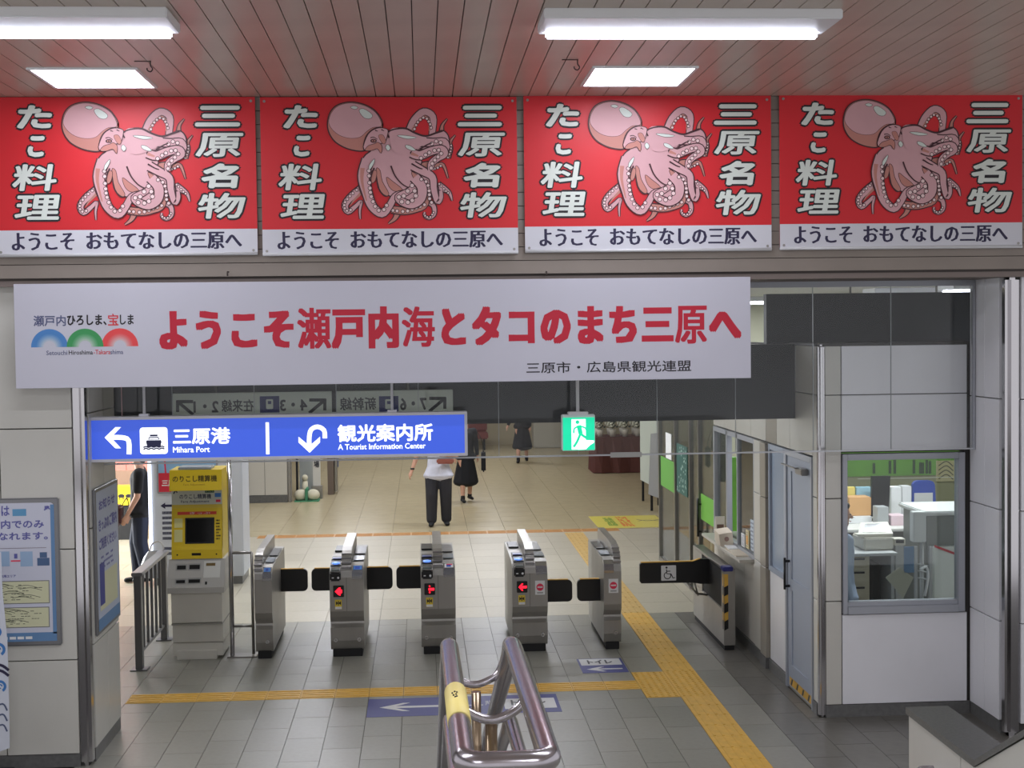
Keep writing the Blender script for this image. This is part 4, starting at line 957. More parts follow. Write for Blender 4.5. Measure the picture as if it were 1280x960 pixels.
# ================================================================== POSTERS ON THE LEFT COLUMN
GF = mat('poster_frame_steel', (128, 128, 130), .35, .6); PB = mat('poster_band_blue', (96, 134, 176), .5); PT = mat('poster_indigo', (92, 92, 158), .5)
PY = 10.385
u0, v0, u1, v1 = -3.75, .915, -2.665, 2.005
t = thing('framed_notice', 'steel-framed notice with blue lettering on the front of the left column', 'notice board', ((u0+u1)/2, PY, v0))
obj('frame', MB().box(u0, u1, PY-.005, PY+.015, v0, v1, GF, .012, 3), t)
p = front_print(PY-.0055); p.rrect(u0+.035, v0+.035, u1-.035, v1-.035, .03, mat('poster_pale', (198, 200, 214), .4), 0); p.rect(u0+.035, v0+.035, u1-.035, v0+.10, PB, 1); p.rect(u0+.035, v0+.035, u0+.05, v1-.035, PB, 1); p.rect(u1-.062, v0+.09, u1-.035, v1-.05, PB, 1)
big(p, PY, 'は', 2, 632, 12, 645, PT, .002, 1); q = pr(16, 636, 33, 645, PY); p.rect(*q, mat('poster_card_blue', (90, 150, 190), .5), 1)
big(p, PY, 'エリア内でのみ', -40, 649, 55, 662, PT, .002, 1); big(p, PY, 'ご利用になれます。', -60, 664, 60, 677, PT, .002, 1)
big(p, PY, 'JR', 55, 632, 63, 638, PT, .003, 1)
q = pr(-4, 689, 12, 708, PY); p.rect(*q, mat('poster_box_blue', (150, 176, 205), .5), 1); q = pr(26, 689, 41, 708, PY); p.rect(*q, mat('poster_box_blue', (150, 176, 205), .5), 1)
q = pr(14, 700, 26, 702, PY); p.rect(*q, PINKR, 1); q = pr(18, 692, 22, 698, PY); p.rect(*q, PT, 1); q = pr(0, 684, 58, 686, PY); p.rect(*q, mat('thin_line', (130, 120, 130), .5), 1)
q = pr(47, 697, 62, 707, PY); p.rect(*q, mat('poster_card_dark', (70, 96, 134), .5), 1); q = pr(50, 690, 59, 697, PY); p.rect(*q, mat('poster_card_dark', (70, 96, 134), .5), 1)
big(p, PY, '利用エリア', 1, 718, 20, 722, PT, .0005, 1)
for (x0, y0, x1, y1) in ((-30, 725, 62, 756), (-30, 758, 62, 786)):
    q = pr(x0, y0, x1, y1, PY); p.rect(*q, mat('poster_line', (120, 120, 120), .5), 1); p.rect(q[0]+.006, q[1]+.006, q[2]-.006, q[3]-.006, mat('poster_map_cream', (206, 206, 170), .5), 2)
    for k in range(9):
        vv = q[1]+.02+(q[3]-q[1]-.04)*random.random(); uu = q[0]+.05+(q[2]-q[0]-.25)*random.random(); p.stroke([(uu, vv), (uu+.08, vv+.01), (uu+.16, vv-.01)], .004, mat('map_line', (110, 112, 96), .5), 3)
    scribble(p, q[0]+.03, q[1]+.02, q[2]-.03, q[3]-.02, 6, mat('map_line', (110, 112, 96)), 3, .3, .25, seed=int(x0*-1+y0))
scribble(p, u0+.08, v0+.05, u1-.08, v0+.075, 1, PAPER, 2, .5, .8, 8)
p.obj('poster', t)
# notice on the side face of the left column
SX = -2.455
t = thing('side_notice', 'narrow-looking framed blue notice on the side face of the left column', 'notice board', (SX, 11.0, .93))
obj('frame', MB().box(SX-.015, SX+.008, 10.57, 11.36, .93, 2.04, GF, .008, 3), t)
p = side_print(SX+.0085, 1); p.rect(10.60, .96, 11.33, 2.01, mat('side_poster_pale', (176, 186, 206), .35), 0); p.rect(10.60, .96, 11.33, 1.05, PB, 1)
p.text('お知らせ', 10.68, 1.86, 11.22, 1.94, PT, 1, .004); p.text('きっぷのご案内', 10.66, 1.70, 11.28, 1.80, PT, 1, .004); p.text('ご利用ください', 10.66, 1.56, 11.26, 1.65, PT, 1, .004)
p.rect(10.66, 1.10, 11.26, 1.38, mat('poster_map_cream', (206, 206, 170)), 1); p.rect(10.66, 1.14, 10.82, 1.46, mat('poster_deep', (60, 66, 140), .5), 2); scribble(p, 10.68, 1.40, 11.26, 1.52, 3, PT, 1, .5, .4, 5)
p.obj('poster', t)
# advertising flag at the lower left edge
t = thing('festival_flag', 'white cloth flag with blue wave pattern at the lower left edge of the picture', 'flag', (-3.3, 10.1, 0))
FX = [at(px, py, 10.1) for px, py in ((-30, 700), (1, 690), (3, 740), (9, 800), (11, 870), (12, 935), (-30, 950))]
obj('cloth', MB().prism([(v.x, v.z) for v in FX], 1, 10.10, 10.105, mat('flag_white', (206, 210, 220), .6)), t)
p = front_print(10.099); WB = mat('flag_blue', (60, 120, 185), .6)
for px, py, rr in ((4, 812, .05), (6, 858, .045), (1, 790, .04)):
    q = at(px-6, py, 10.1); p.arc(q.x, q.z, rr*.6, rr, -60, 200, WB, 0); p.arc(q.x, q.z, rr*.2, rr*.4, 0, 300, WB, 0)
for py in (835, 842): q = at(-14, py, 10.1); p.stroke([(q.x, q.z), (q.x+.08, q.z+.02), (q.x+.14, q.z-.02)], .02, INKN, 1)
for k in range(3): q = at(0, 885+13*k, 10.1); p.stroke([(q.x-.05, q.z), (q.x+.02, q.z+.03), (q.x+.05, q.z-.02)], .012, mat('flag_ink', (80, 90, 120), .6), 1)
p.obj('wave_print', t)
q = at(-28, 700, 10.12); obj('pole', MB().tube([(q.x, 10.12, 0), (q.x, 10.12, 1.7)], .012, WHT, 8), t); obj('foot', MB().box(q.x-.18, q.x+.18, 9.94, 10.3, 0, .05, BLKM, .01), t)

# ================================================================== FLOOR SIGNS
FB = mat('floor_sign_blue', (58, 62, 128), .5); FWM = mat('floor_sign_white', (206, 206, 206), .45); FINK = mat('floor_ink', (40, 40, 50), .5)
fz = .0015
a = atz(458, 895.5); b = atz(684, 869); ly0 = atz(520, 895).y; ly1 = atz(520, 872.5).y
t = obj('floor_arrow_sign', MB().box(a.x, 1.13, ly0, ly1, 0, fz, FB), None, 'long blue floor sign with a white arrow beneath the yellow strip', 'floor sign')
p = floor_print(fz); cy = (ly0+ly1)/2
p.poly([(a.x+.10, cy), (a.x+.30, cy+.13), (a.x+.36, cy+.13), (a.x+.24, cy+.03), (a.x+.66, cy+.03), (a.x+.66, cy-.03), (a.x+.24, cy-.03), (a.x+.36, cy-.13), (a.x+.30, cy-.13)], FWM, 0)
p.rect(a.x+.78, cy-.02, a.x+.98, cy, FWM, 0); p.text('JR線きっぷうりば', a.x+1.0, cy-.02, a.x+1.30, cy+.14, FWM, 0)
q = atz(631, 880); p.rect(.66, cy-.16, 1.10, cy+.16, FWM, 0); p.text('トイレ', .72, cy-.05, 1.02, cy+.12, FINK, 1, .004)
p.obj('arrow_print', t)
q0 = atz(780, 822.5); ex = X0-.015
t = obj('floor_direction_sign', MB().box(ex-.43, ex, Y0+.02, q0.y, 0, fz, FB), None, 'small floor sign, white over violet, left of the yellow paving junction', 'floor sign')
p = floor_print(fz); my = (Y0+.02+q0.y)/2
p.rect(ex-.41, my+.01, ex-.02, q0.y-.015, FWM, 0); p.text('トイレ', ex-.34, my+.06, ex-.10, q0.y-.06, FINK, 1, .005)
p.poly([(ex-.38, my-.14), (ex-.24, my-.05), (ex-.20, my-.05), (ex-.27, my-.12), (ex-.04, my-.12), (ex-.04, my-.16), (ex-.27, my-.16), (ex-.20, my-.23), (ex-.24, my-.23)], FWM, 0)
p.obj('arrow_print', t)
t = obj('floor_poster', MB().box(2.80, 3.95, 22.17, 23.6, 0, .003, mat('floor_poster_yellow', (214, 200, 92), .4)), None, 'large yellow floor poster with red and green characters beyond the gates', 'floor sign')
p = floor_print(.003); p.text('注意', 3.0, 22.4, 3.16, 23.4, mat('print_green', (120, 150, 50), .5), 0, .01); p.text('ようこそ', 3.22, 22.3, 3.42, 23.5, mat('print_orange', (214, 110, 50), .5), 0, .01)
p.stroke([(3.55, 22.9), (3.70, 23.0), (3.92, 22.85)], .03, mat('print_grey', (110, 100, 90), .5), 0); p.stroke([(3.55, 23.1), (3.72, 22.9), (3.92, 23.05)], .03, mat('print_grey', (110, 100, 90), .5), 0)
p.obj('print', t)

# ================================================================== CENTRAL HANDRAIL
RZ_, R_ = 2.40, .0225
fl_, fr_ = atz(561.5, 806, RZ_), atz(640.5, 806, RZ_); nl, nr = atz(577.5, 925, RZ_), atz(680, 925, RZ_)
xl_, xr_ = (fl_.x+nl.x)/2, (fr_.x+nr.x)/2
Yf, Yn = (fl_.y+fr_.y)/2, atz(630, 948, RZ_).y
t = thing('central_handrail', 'double stainless steel handrail in the middle of the stairs, nearest thing to the viewer', 'handrail', ((xl_+xr_)/2, 3.2, 1.55))
def loop(z, drop_to, Yn, Yf, r=R_, c=.038):
    pts = []
    def arc_(cx, cy, a0, a1):
        for k in range(7): an = math.radians(a0+(a1-a0)*k/6); pts.append((cx+c*math.cos(an), cy+c*math.sin(an), z))
    Ye, ze = drop_to
    left = [(fl_.x, Ye, ze), (fl_.x, Yf+.12, z-.06), (fl_.x, Yf+.04, z-.012), (fl_.x, Yf-.03, z)]
    pts += left; arc_(nl.x+c, Yn+c, 180, 270); arc_(nr.x-c, Yn+c, 270, 360); pts += [(fr_.x, y, zz) for _, y, zz in reversed(left)]
    return pts
obj('upper_rail', MB().tube(loop(RZ_, (7.2, .70), Yn-.03, Yf), R_, RAILM, 20), t)
obj('lower_rail', MB().tube(loop(2.18, (7.2, .48), Yn+.42, Yf+.12, c=.03), .017, RAILM, 16), t)
def ubar(y0, z0, xa, xb, sag, yo=0.): 
    return smooth([(xa, y0, z0), (xa+.02, y0-.01, z0-sag*.6), ((xa+xb)/2, y0-.02, z0-sag), (xb-.02, y0-.01, z0-sag*.6), (xb, y0, z0)], 5)
xm = (xl_+xr_)/2
obj('crossbar', MB().tube(ubar(3.05, RZ_-.015, fl_.x+.005, fr_.x+.005, .055), .0105, RAILM, 12), t)
obj('crossbar', MB().tube(ubar(3.95, 2.23, fl_.x, fr_.x, .05), .0105, RAILM, 12), t)
for y0, zt, zb in ((3.04, RZ_-.07, 1.55), (3.93, 2.16, 1.55), (5.6, 1.38, .65)):
    obj('post', MB().tube([(xm, y0, zb), (xm, y0, zt)], .0135, mat('post_steel', (150, 132, 110), .3, .9), 14), t)
# braille sleeve on the left rail
s0, s1 = atz(566, 866, RZ_).y, atz(572, 904, RZ_).y
fx = lambda y: fl_.x+(nl.x-fl_.x)*(Yf-y)/(Yf-Yn-.04)
br = obj('braille_sleeve', MB().tube([(fx(s1), s1, RZ_), (fx(s0), s0, RZ_)], R_+.0016, mat('sleeve_cream', (226, 208, 128), .5), 20), t, label='cream yellow braille sleeve')
b = MB(); rnd = random.Random(3)
for i, (du, dv) in enumerate(((0, 0), (.010, .004), (.018, 0), (.004, -.012), (.014, -.010), (.010, -.022), (.016, -.020))):
    yy = (s0+s1)/2+.03+dv*1.6; an = math.radians(112-du*900*.06-du*1200)
    b.ell((fx(yy)+(R_+.0018)*math.cos(an), yy, RZ_+(R_+.0018)*math.sin(an)), (.0024, .005, .002), INK, 1)
obj('braille_marks', b, br)
# wall handrail end by the parapet
q = atz(1143, 946, .70)
t = thing('wall_handrail', 'short steel handrail end with a painted blue reflection on its tip on the low stair wall at lower right', 'handrail', (2.80, 7.6, .6))
obj('pipe', MB().tube(smooth([(2.885, 7.70, .66), (2.80, 7.70, .66), (2.785, 7.62, .66), (2.785, 7.4, .655), (2.785, 7.0, .64)], 4), .018, RAILM, 12), t)
obj('tip', MB().ell((2.79, 7.52, .655), (.024, .03, .024), mat('tip_reflection_blue', (50, 80, 220), .3), 2), t, label='painted blue reflection on the tip')  # blue reflection on the pipe end, painted as a coloured bead
# ================================================================== COUNTER AND OFFICE
def pbox(name, px0, py0, px1, py1, Y, depth, m, label, cat, parent=None, bev=.006, drop=False, group=None):
    a = at(px0, py1, Y); b = at(px1, py0, Y); z0 = 0 if drop else a.z
    return obj(name, MB().box(a.x, b.x, Y, Y+depth, z0, b.z, m, bev), parent, label, cat, group)
CT = .925
t = thing('counter_box', 'small tilted cream leaflet box standing on the office counter sill', 'box', (3.15, 14.35, CT))
CB = mat('card_cream', (212, 200, 182), .6)
obj('box_body', MB().hexa([(3.06, 14.22, CT), (3.20, 14.22, CT), (3.20, 14.46, CT), (3.06, 14.46, CT), (3.04, 14.20, CT+.13), (3.18, 14.20, CT+.15), (3.18, 14.44, CT+.17), (3.04, 14.44, CT+.15)], CB), t)
p = front_print(14.195); p.disc(3.12, CT+.08, .025, mat('card_mark', (150, 120, 110), .6), 0); p.obj('mark', t)
t = obj('counter_card', MB().hexa([(3.10, 14.66, CT), (3.20, 14.66, CT), (3.20, 14.70, CT), (3.10, 14.70, CT), (3.12, 14.74, CT+.24), (3.22, 14.74, CT+.24), (3.22, 14.76, CT+.24), (3.12, 14.76, CT+.24)], mat('card_pale', (222, 214, 196), .6)), None, 'upright picture card leaning on the office counter behind the leaflet box', 'card')
p = Print((0, 14.66, CT), (1, 0, .0), (.0833, .333, 1), (0, -1, .2)); p.rect(3.115, .04, 3.19, .16, mat('card_picture', (110, 84, 70), .6), 1); p.obj('picture', t)
obj('counter_leaflets', MB().box(3.07, 3.25, 13.55, 14.05, CT, CT+.012, CB).box(3.09, 3.24, 13.95, 14.18, CT+.012, CT+.02, PAPER), None, 'flat pale leaflets spread on the near end of the counter sill', 'leaflets')
# notices on the sliding pane
def pane_notice(y0, y1, z0, z1, m, lab, cat='notice', pic=None):
    o = obj('pane_notice', MB().box(3.208, 3.2175, y0, y1, z0, z1, m), None, lab, cat)
    s = side_print(3.208); scribble(s, -y1+.01, z0+.01, -y0-.01, z1-.01, 7, mat('notice_grey', (110, 120, 140), .6), 0, .6, .4, seed=int(y0*100))
    if pic: s.rect(-y1+.03, z0+.04, -y0-.03, z1-.05, pic, 1)
    s.obj('print', o)
pane_notice(13.36, 13.52, 1.0, 1.30, mat('notice_bluewhite', (196, 206, 216), .5), 'pale blue printed notice on the sliding office pane, nearest the pillar')
pane_notice(13.60, 13.72, .99, 1.17, mat('notice_cream', (220, 206, 160), .5), 'small cream notice with orange picture on the sliding office pane', pic=mat('notice_orange', (220, 150, 60), .6))
pane_notice(13.78, 13.92, .98, 1.11, PAPER, 'small white notice low on the sliding office pane, farthest from the pillar')

GRM = mat('office_grey', (170, 172, 172), .45); DRW = mat('drawer_beige', (176, 168, 146), .45); WK = mat('desk_white', (214, 212, 206), .4)
# green banner with dark plants on the far office wall
ob = thing('green_wall_display', 'green backdrop with dark leaf shapes at the rear of the office', 'display', (5.2, 15.58, .95))
g0 = at(1050, 600, 15.5); g1 = at(1215, 560, 15.5)
obj('board', MB().box(3.6, 6.6, 15.55, 15.6, g0.z+.03, g1.z+.1, mat('office_green', (96, 150, 52), .6, 0, .15, 3)), ob)
obj('lower_wall', MB().box(3.6, 6.6, 15.56, 15.6, .3, g0.z+.03, mat('olive_grey_wall', (140, 140, 106), .6)), ob)
p = front_print(15.549)
for px in (1092, 1112, 1118, 1142, 1150, 1153, 1158, 1162): 
    q = at(px, 590, 15.549); p.rect(q.x-.012, q.z-.02, q.x+.02, q.z+.10+.04*random.random(), mat('leaf_dark', (40, 66, 34), .6), 0)
q = pr(1170, 575, 1215, 602, 15.549); p.rect(*q, mat('display_beige', (176, 170, 130), .6), 1)
for k in range(4): p.stroke([(q[0]+.03, q[1]+.05*k+.03), (q[0]+.12, q[1]+.05*k+.08), (q[0]+.2, q[1]+.05*k+.02)], .012, mat('display_ink', (90, 86, 70), .6), 2)
q = pr(1072, 596, 1195, 599, 15.549); p.rect(*q, mat('rail_white', (214, 216, 206), .5), 3)
p.obj('leaf_print', ob)
# rear desk
t = thing('rear_desk', 'white-topped office desk behind the register, seen through the front window', 'desk', (3.95, 13.6, 0))
z = at(1075, 660, 13.2).z
obj('desk_top', MB().box(3.35, 4.98, 13.1, 14.05, z-.03, z, WK, .005), t)
for x, yv in ((3.4, 13.15), (4.7, 13.15), (3.4, 14.0), (4.7, 14.0)): obj('leg', MB().box(x-.02, x+.02, yv-.02, yv+.02, 0, z-.03, GRM), t)
obj('modesty_panel', MB().box(3.42, 4.68, 13.3, 13.32, .2, z-.03, GRM), t)
DT = z
def on_desk(name, px0, px1, pytop, Y, depth, m, label, cat, z0=None, group=None, bev=.005):
    zb = DT if z0 is None else z0; a = at(px0, pytop, Y); b = at(px1, pytop, Y)
    return obj(name, MB().box(a.x, b.x, Y, Y+depth, zb, a.z, m, bev), None, label, cat, group)
o = on_desk('paper_tray', 1060, 1090, 646, 13.5, .28, PAPER, 'white paper tray stack under the orange folder box', 'paper tray')
ftop = at(1060, 646, 13.5).z
on_desk('folder_box', 1061, 1089, 622, 13.55, .2, mat('folder_orange', (206, 158, 104), .6), 'orange-tan folder box on the rear office desk', 'folder', z0=ftop)
ft2 = at(1061, 622, 13.55).z
on_desk('yellow_folder', 1058, 1069, 609, 13.8, .06, mat('folder_yellow', (222, 204, 112), .6), 'yellow folder standing behind the orange folder box', 'folder')
on_desk('blue_folder', 1070.5, 1089, 609, 13.8, .06, mat('folder_sky', (150, 190, 205), .6), 'pale blue folder standing behind the orange folder box', 'folder')
t = thing('monitor', 'tall black monitor seen from behind on the rear office desk', 'monitor', (at(1101, 640, 13.6).x, 13.6, DT))
a = at(1090, 646, 13.6); b = at(1113, 595, 13.6)
obj('screen', MB().hexa([(a.x, 13.62, a.z), (b.x-.01, 13.62, a.z), (b.x-.01, 13.66, a.z), (a.x, 13.66, a.z), (a.x+.0, 13.60, b.z), (b.x, 13.60, b.z), (b.x, 13.64, b.z), (a.x, 13.64, b.z)], BLK), t)
obj('stand', MB().box(a.x+.06, b.x-.08, 13.6, 13.7, DT, a.z, BLK).box(a.x+.02, b.x-.04, 13.55, 13.75, DT, DT+.015, BLK), t)
on_desk('white_binder', 1114, 1127, 609, 13.9, .13, PAPER, 'tall white binder on the rear office desk, directly right of the black monitor', 'binder')
on_desk('white_binder', 1128, 1139.5, 608, 13.9, .13, WHT, 'tall white binder on the rear office desk, beside the blue chair', 'binder')
on_desk('receipt_printer', 1097, 1111, 634, 13.3, .15, GRM, 'small grey device in front of the black monitor', 'printer')
on_desk('paper_stack', 1114, 1133, 645, 13.3, .2, mat('paper_pink', (214, 190, 196), .6), 'low pinkish paper stack on the rear desk below the white binders', 'paper')
# blue chair
t = thing('office_chair', 'office chair with a rounded bright blue back in the office window', 'chair', (at(1155, 640, 14.8).x, 14.9, 0))
a = at(1139, 646, 14.8); b = at(1171, 600.5, 14.8); CBm = mat('chair_blue', (38, 72, 172), .6)
pts = []
for cx, cz, a0 in ((b.x-.08, b.z-.06, 0), (a.x+.08, b.z-.06, 90)):
    for k in range(5): an = math.radians(a0+k*22.5); pts.append((cx+.06*math.cos(an), cz+.06*math.sin(an)))
pts += [(a.x, a.z-.05), (b.x, a.z-.05)]
obj('backrest', MB().prism(pts, 1, 14.8, 14.86, CBm), t); xc = (a.x+b.x)/2
obj('seat', MB().box(xc-.23, xc+.23, 14.84, 15.3, .42, .50, CBm, .03), t); obj('back_bar', MB().box(xc-.03, xc+.03, 14.86, 14.9, .42, a.z, BLK), t)
obj('column', MB().tube([(xc, 15.07, .08), (xc, 15.07, .42)], .025, BLK, 10), t)
for k in range(5): an = 2*math.pi*k/5; obj('leg', MB().tube([(xc, 15.07, .09), (xc+.26*math.cos(an), 15.07+.26*math.sin(an), .06)], .018, BLK, 8).ell((xc+.26*math.cos(an), 15.07+.26*math.sin(an), .03), (.03, .03, .03), BLK, 1), t)
o = pbox('chair_sheet', 1143, 616, 1166, 640, 14.787, .01, PAPER, 'white printed sheet pinned on the blue chair back', 'paper', bev=0)
p = front_print(14.789); q = pr(1146, 619, 1163, 637, 14.789); scribble(p, *q, 4, mat('notice_grey', (110, 120, 140)), 0, .6, .3, 9); p.obj('print', o)
# front register desk with terminal
t = thing('register_desk', 'beige three-drawer pedestal with grey top at the office window', 'cabinet', (3.55, 12.2, 0))
z = at(1070, 690, 12.2).z; a = at(1056, 740, 12.2); b = at(1118, 740, 12.2); m_ = at(1087, 740, 12.2)
obj('desk_top', MB().box(a.x-.02, b.x, 12.1, 12.95, z-.025, z, GRM, .004), t)
obj('body', MB().box(a.x, m_.x, 12.2, 12.9, 0, z-.025, DRW, .005), t)
for (y0, y1) in ((696, 709), (713, 728), (732, 748)):
    d0, d1 = at(1063, y1, 12.19), at(1083, y0, 12.19); dr = obj('drawer', MB().box(d0.x, d1.x, 12.185, 12.2, d0.z, d1.z, DRW, .004), t)
    obj('handle', MB().box(d0.x+.02, d1.x-.02, 12.175, 12.186, d1.z-.025, d1.z-.008, BLKM), dr, label='dark recessed grip')
obj('side_panel', MB().box(b.x-.03, b.x, 12.2, 12.9, 0, z-.025, GRM), t)
RT = z
t = thing('register_terminal', 'cream ticket terminal with tilted dark touch screen at the office window', 'terminal', (at(1098, 680, 12.3).x, 12.35, RT))
a = at(1080, 688, 12.25); b = at(1117, 672, 12.25); TC = mat('terminal_cream', (196, 192, 180), .45)
obj('body', MB().box(a.x, b.x, 12.25, 12.6, RT, b.z, TC, .012), t)
c0 = at(1072, 672, 12.3); c1 = at(1116, 671, 12.3); c2 = at(1109, 656, 12.52); c3 = at(1075, 657, 12.52)
sc = obj('screen_housing', MB().hexa([c0, c1, Vector((c2.x, c2.y, c2.z)), c3, c0+Vector((0, -.01, .03)), c1+Vector((0, -.01, .03)), c2+Vector((0, -.01, .03)), c3+Vector((0, -.01, .03))], TC), t)
qv = [c0*.85+c2*.15, c1*.85+c3*.15, c2*.85+c0*.15, c3*.85+c1*.15]; up = Vector((0, -.012, .034))
obj('screen', MB().poly([v+up for v in qv], mat('screen_dark2', (60, 62, 64), .15)), sc)
o = pbox('calculator', 1118, 673.5, 1132, 682, 12.3, .12, TC, 'small calculator with dark keys to the right of the terminal', 'calculator', bev=.003)
obj('stand', MB().box(at(1120, 680, 12.3).x, at(1130, 680, 12.3).x, 12.31, 12.4, 0, at(1120, 682, 12.3).z, GRM), o)
obj('keys', MB().poly([at(1120, 679, 12.299), at(1130, 679, 12.299), at(1130, 675, 12.299), at(1120, 675, 12.299)], BLK), o)
# clutter under desk
pbox('computer_tower', 1091, 705, 1101, 745, 12.4, .25, BLKM, 'black computer tower beneath the register desk', 'computer', drop=True)
pbox('computer_tower', 1104, 704, 1114, 742, 12.8, .14, mat('tower_dark', (52, 56, 56), .5), 'dark grey computer tower beneath the register desk, right of the black one', 'computer', drop=True)
o = pbox('blue_leaflet', 1130, 683, 1142.5, 716, 11.138, .004, mat('leaflet_blue', (106, 138, 178), .5), 'blue printed leaflet stuck low inside the office window pane', 'leaflet', bev=0)
a0 = at(1107, 722, 11.138); a1 = at(1124, 709, 11.138); a2 = at(1142, 722, 11.138); a3 = at(1129, 748, 11.138)
obj('tilted_sheet', MB().prism([(v.x, v.z) for v in (a0, a3, a2, a1)], 1, 11.138, 11.142, mat('sheet_grey', (176, 174, 164), .6)), None, 'tilted pale grey sheet at the bottom of the office window', 'paper')
# right machines
t = thing('ticket_printer', 'tall grey printing machine with a dark side at the right of the office window', 'machine', (at(1175, 700, 12.2).x, 12.3, 0))
a = at(1156, 760, 12.2); b = at(1202, 640, 12.2)
obj('body', MB().box(a.x+.03, b.x+.2, 12.25, 12.85, 0, b.z-.02, mat('printer_grey', (120, 122, 118), .5), .01), t)
obj('top', MB().box(a.x, b.x+.22, 12.2, 12.9, b.z-.03, b.z+.01, mat('printer_top', (196, 198, 196), .4), .01), t)
q0 = at(1168, 757, 12.18); q1 = at(1196, 683, 12.18)
obj('white_door', MB().box(q0.x, q1.x+.12, 12.19, 12.25, q0.z, q1.z, mat('printer_white', (206, 210, 204), .4), .006), t)
obj('hazard_line', MB().poly([at(1168, 684, 12.18), at(1200, 696, 12.18), at(1200, 693, 12.18), at(1168, 681, 12.18)], mat('line_red', (180, 50, 60), .5)), t, label='thin red line')
o = pbox('document_holder', 1142, 640, 1158, 678, 12.0, .10, mat('holder_white', (200, 202, 200), .5), 'white document holder left of the tall grey machine', 'holder')
obj('stand', MB().tube([(at(1152, 678, 12.05).x, 12.05, 0), (at(1152, 678, 12.05).x, 12.05, at(1152, 678, 12.05).z)], .018, GRM, 8), o)
t = thing('cable_rack', 'grey rack with white hooked cables below the document holder', 'rack', (at(1154, 730, 11.95).x, 11.95, 0))
for px in (1145, 1163): q = at(px, 700, 11.95); obj('upright', MB().box(q.x-.012, q.x+.012, 11.94, 11.97, 0, q.z+.12, GRM), t)
for py in (705, 713, 722): obj('bar', MB().tube([at(1145, py, 11.95), at(1163, py+3, 11.95)], .008, GRM, 6), t)
obj('cable', MB().tube(smooth([at(1150, 712, 11.9), at(1158, 709, 11.9), at(1160, 722, 11.9), at(1156, 745, 11.9)], 4), .012, WHT, 8), t)

# things behind the glazed side wall
PGR = mat('poster_lime', (120, 196, 70), .5); PDG = mat('poster_dark_green', (38, 92, 84), .5)
def glass_poster(name, y0, y1, z0, z1, m, lab, fn=None):
    o = obj(name, MB().box(3.2465, 3.2535, y0, y1, z0, z1, m), None, lab, 'poster')
    s = side_print(3.246)
    if fn: fn(s, -y1, z0, -y0, z1)
    s.obj('print', o); return o
def fdots(s, a, b, c, d):
    rr = random.Random(2)
    for i in range(46): s.rect(*(lambda x, y: (x, y, x+.03, y+.025))(a+(c-a)*rr.random()*.9, b+(d-b)*rr.random()*.93), mat('poster_pale_green', (190, 215, 205), .5), 0)
glass_poster('dotted_poster', 17.0, 17.7, 1.10, 1.72, PDG, 'dark green poster with pale rows of marks on the glazed wall', fdots)
glass_poster('lime_poster', 15.4, 16.15, .95, 1.25, PGR, 'lime green panel on the glazed wall nearest the office')
glass_poster('green_poster', 17.85, 18.9, 1.05, 1.45, mat('poster_mid_green', (96, 160, 70), .5), 'mid green poster at the far end of the glazed wall')
glass_poster('white_poster', 18.1, 18.5, 1.46, 1.80, PAPER, 'white sheet above the green poster at the far end of the glazed wall')
# plant and green booth inside, seen through the open counter window
t = thing('potted_plant', 'leafy green plant hanging inside the open counter window', 'plant', (3.75, 15.0, .95))
rnd = random.Random(5); lm = MB()
for k in range(70):
    c = Vector((3.62+.14*rnd.gauss(0, .6), 14.9+.2*rnd.gauss(0, .6), 1.80+.12*rnd.gauss(0, .8))); a = rnd.random()*6.28; l = .05+.04*rnd.random()
    d = Vector((math.cos(a), math.sin(a), -.4+rnd.random()*.6)).normalized()*l; sd = d.cross(Vector((0, 0, 1))).normalized()*l*.3
    lm.poly([c, c+d*.5+sd, c+d, c+d*.5-sd], mat('leaf_green', (60, 96, 50), .5, 0, .3, 9))
obj('foliage', lm, t, kind='stuff'); obj('stem', MB().tube(smooth([(3.62, 14.9, .95), (3.60, 14.92, 1.3), (3.63, 14.9, 1.8)], 4), .012, mat('stem_brown', (90, 74, 50), .7), 6), t)
obj('pot', MB().tube([(3.62, 14.9, .955), (3.62, 14.9, 1.10)], [.07, .09], mat('pot_white', (200, 200, 196), .5), 14), t)
t = thing('counter_desk', 'white desk with a small screen inside the open counter window', 'desk', (3.75, 14.6, 0))
obj('desk_top', MB().box(3.36, 4.2, 14.1, 15.5, .90, .93, WK, .005), t); obj('body', MB().box(3.4, 4.15, 14.15, 15.45, 0, .90, GRM), t)
obj('desk_screen', MB().box(3.42, 3.48, 14.55, 14.95, .95, 1.27, WHT, .01).box(3.42, 3.56, 14.7, 14.8, .93, .95, BLK), None, 'white screen standing on the desk inside the open counter window', 'screen')
obj('green_booth', MB().box(3.42, 3.9, 15.25, 15.35, .93, 1.75, mat('booth_green', (110, 176, 62), .5)), None, 'bright green board behind the plant in the counter window', 'board')

# ================================================================== HALL BEYOND
def legs(t, pts, h, m): 
    for x, y in pts: obj('leg', MB().box(x-.02, x+.02, y-.02, y+.02, 0, h, m), t)
a, b = at(801, 600, 25.6), at(817, 527, 25.6)
t = thing('display_board', 'pale green-white display board on legs, left of the grey board', 'board', ((a.x+b.x)/2, 25.6, 0))
obj('board', MB().hexa([(a.x, 25.6, a.z), (b.x, 24.9, a.z-.12), (b.x, 24.95, a.z-.12), (a.x, 25.65, a.z), (a.x, 25.6, 2.3), (b.x, 24.9, 2.3), (b.x, 24.95, 2.3), (a.x, 25.65, 2.3)], mat('board_pale', (198, 206, 196), .5)), t); legs(t, ((a.x+.04, 25.6), (b.x-.03, 24.95)), a.z+.02, BLKM)
a, b = at(811, 618, 24.2), at(827, 562, 24.2)
t = thing('display_board', 'lower grey display board on castors in front of the pale green-white one', 'board', ((a.x+b.x)/2, 24.2, 0))
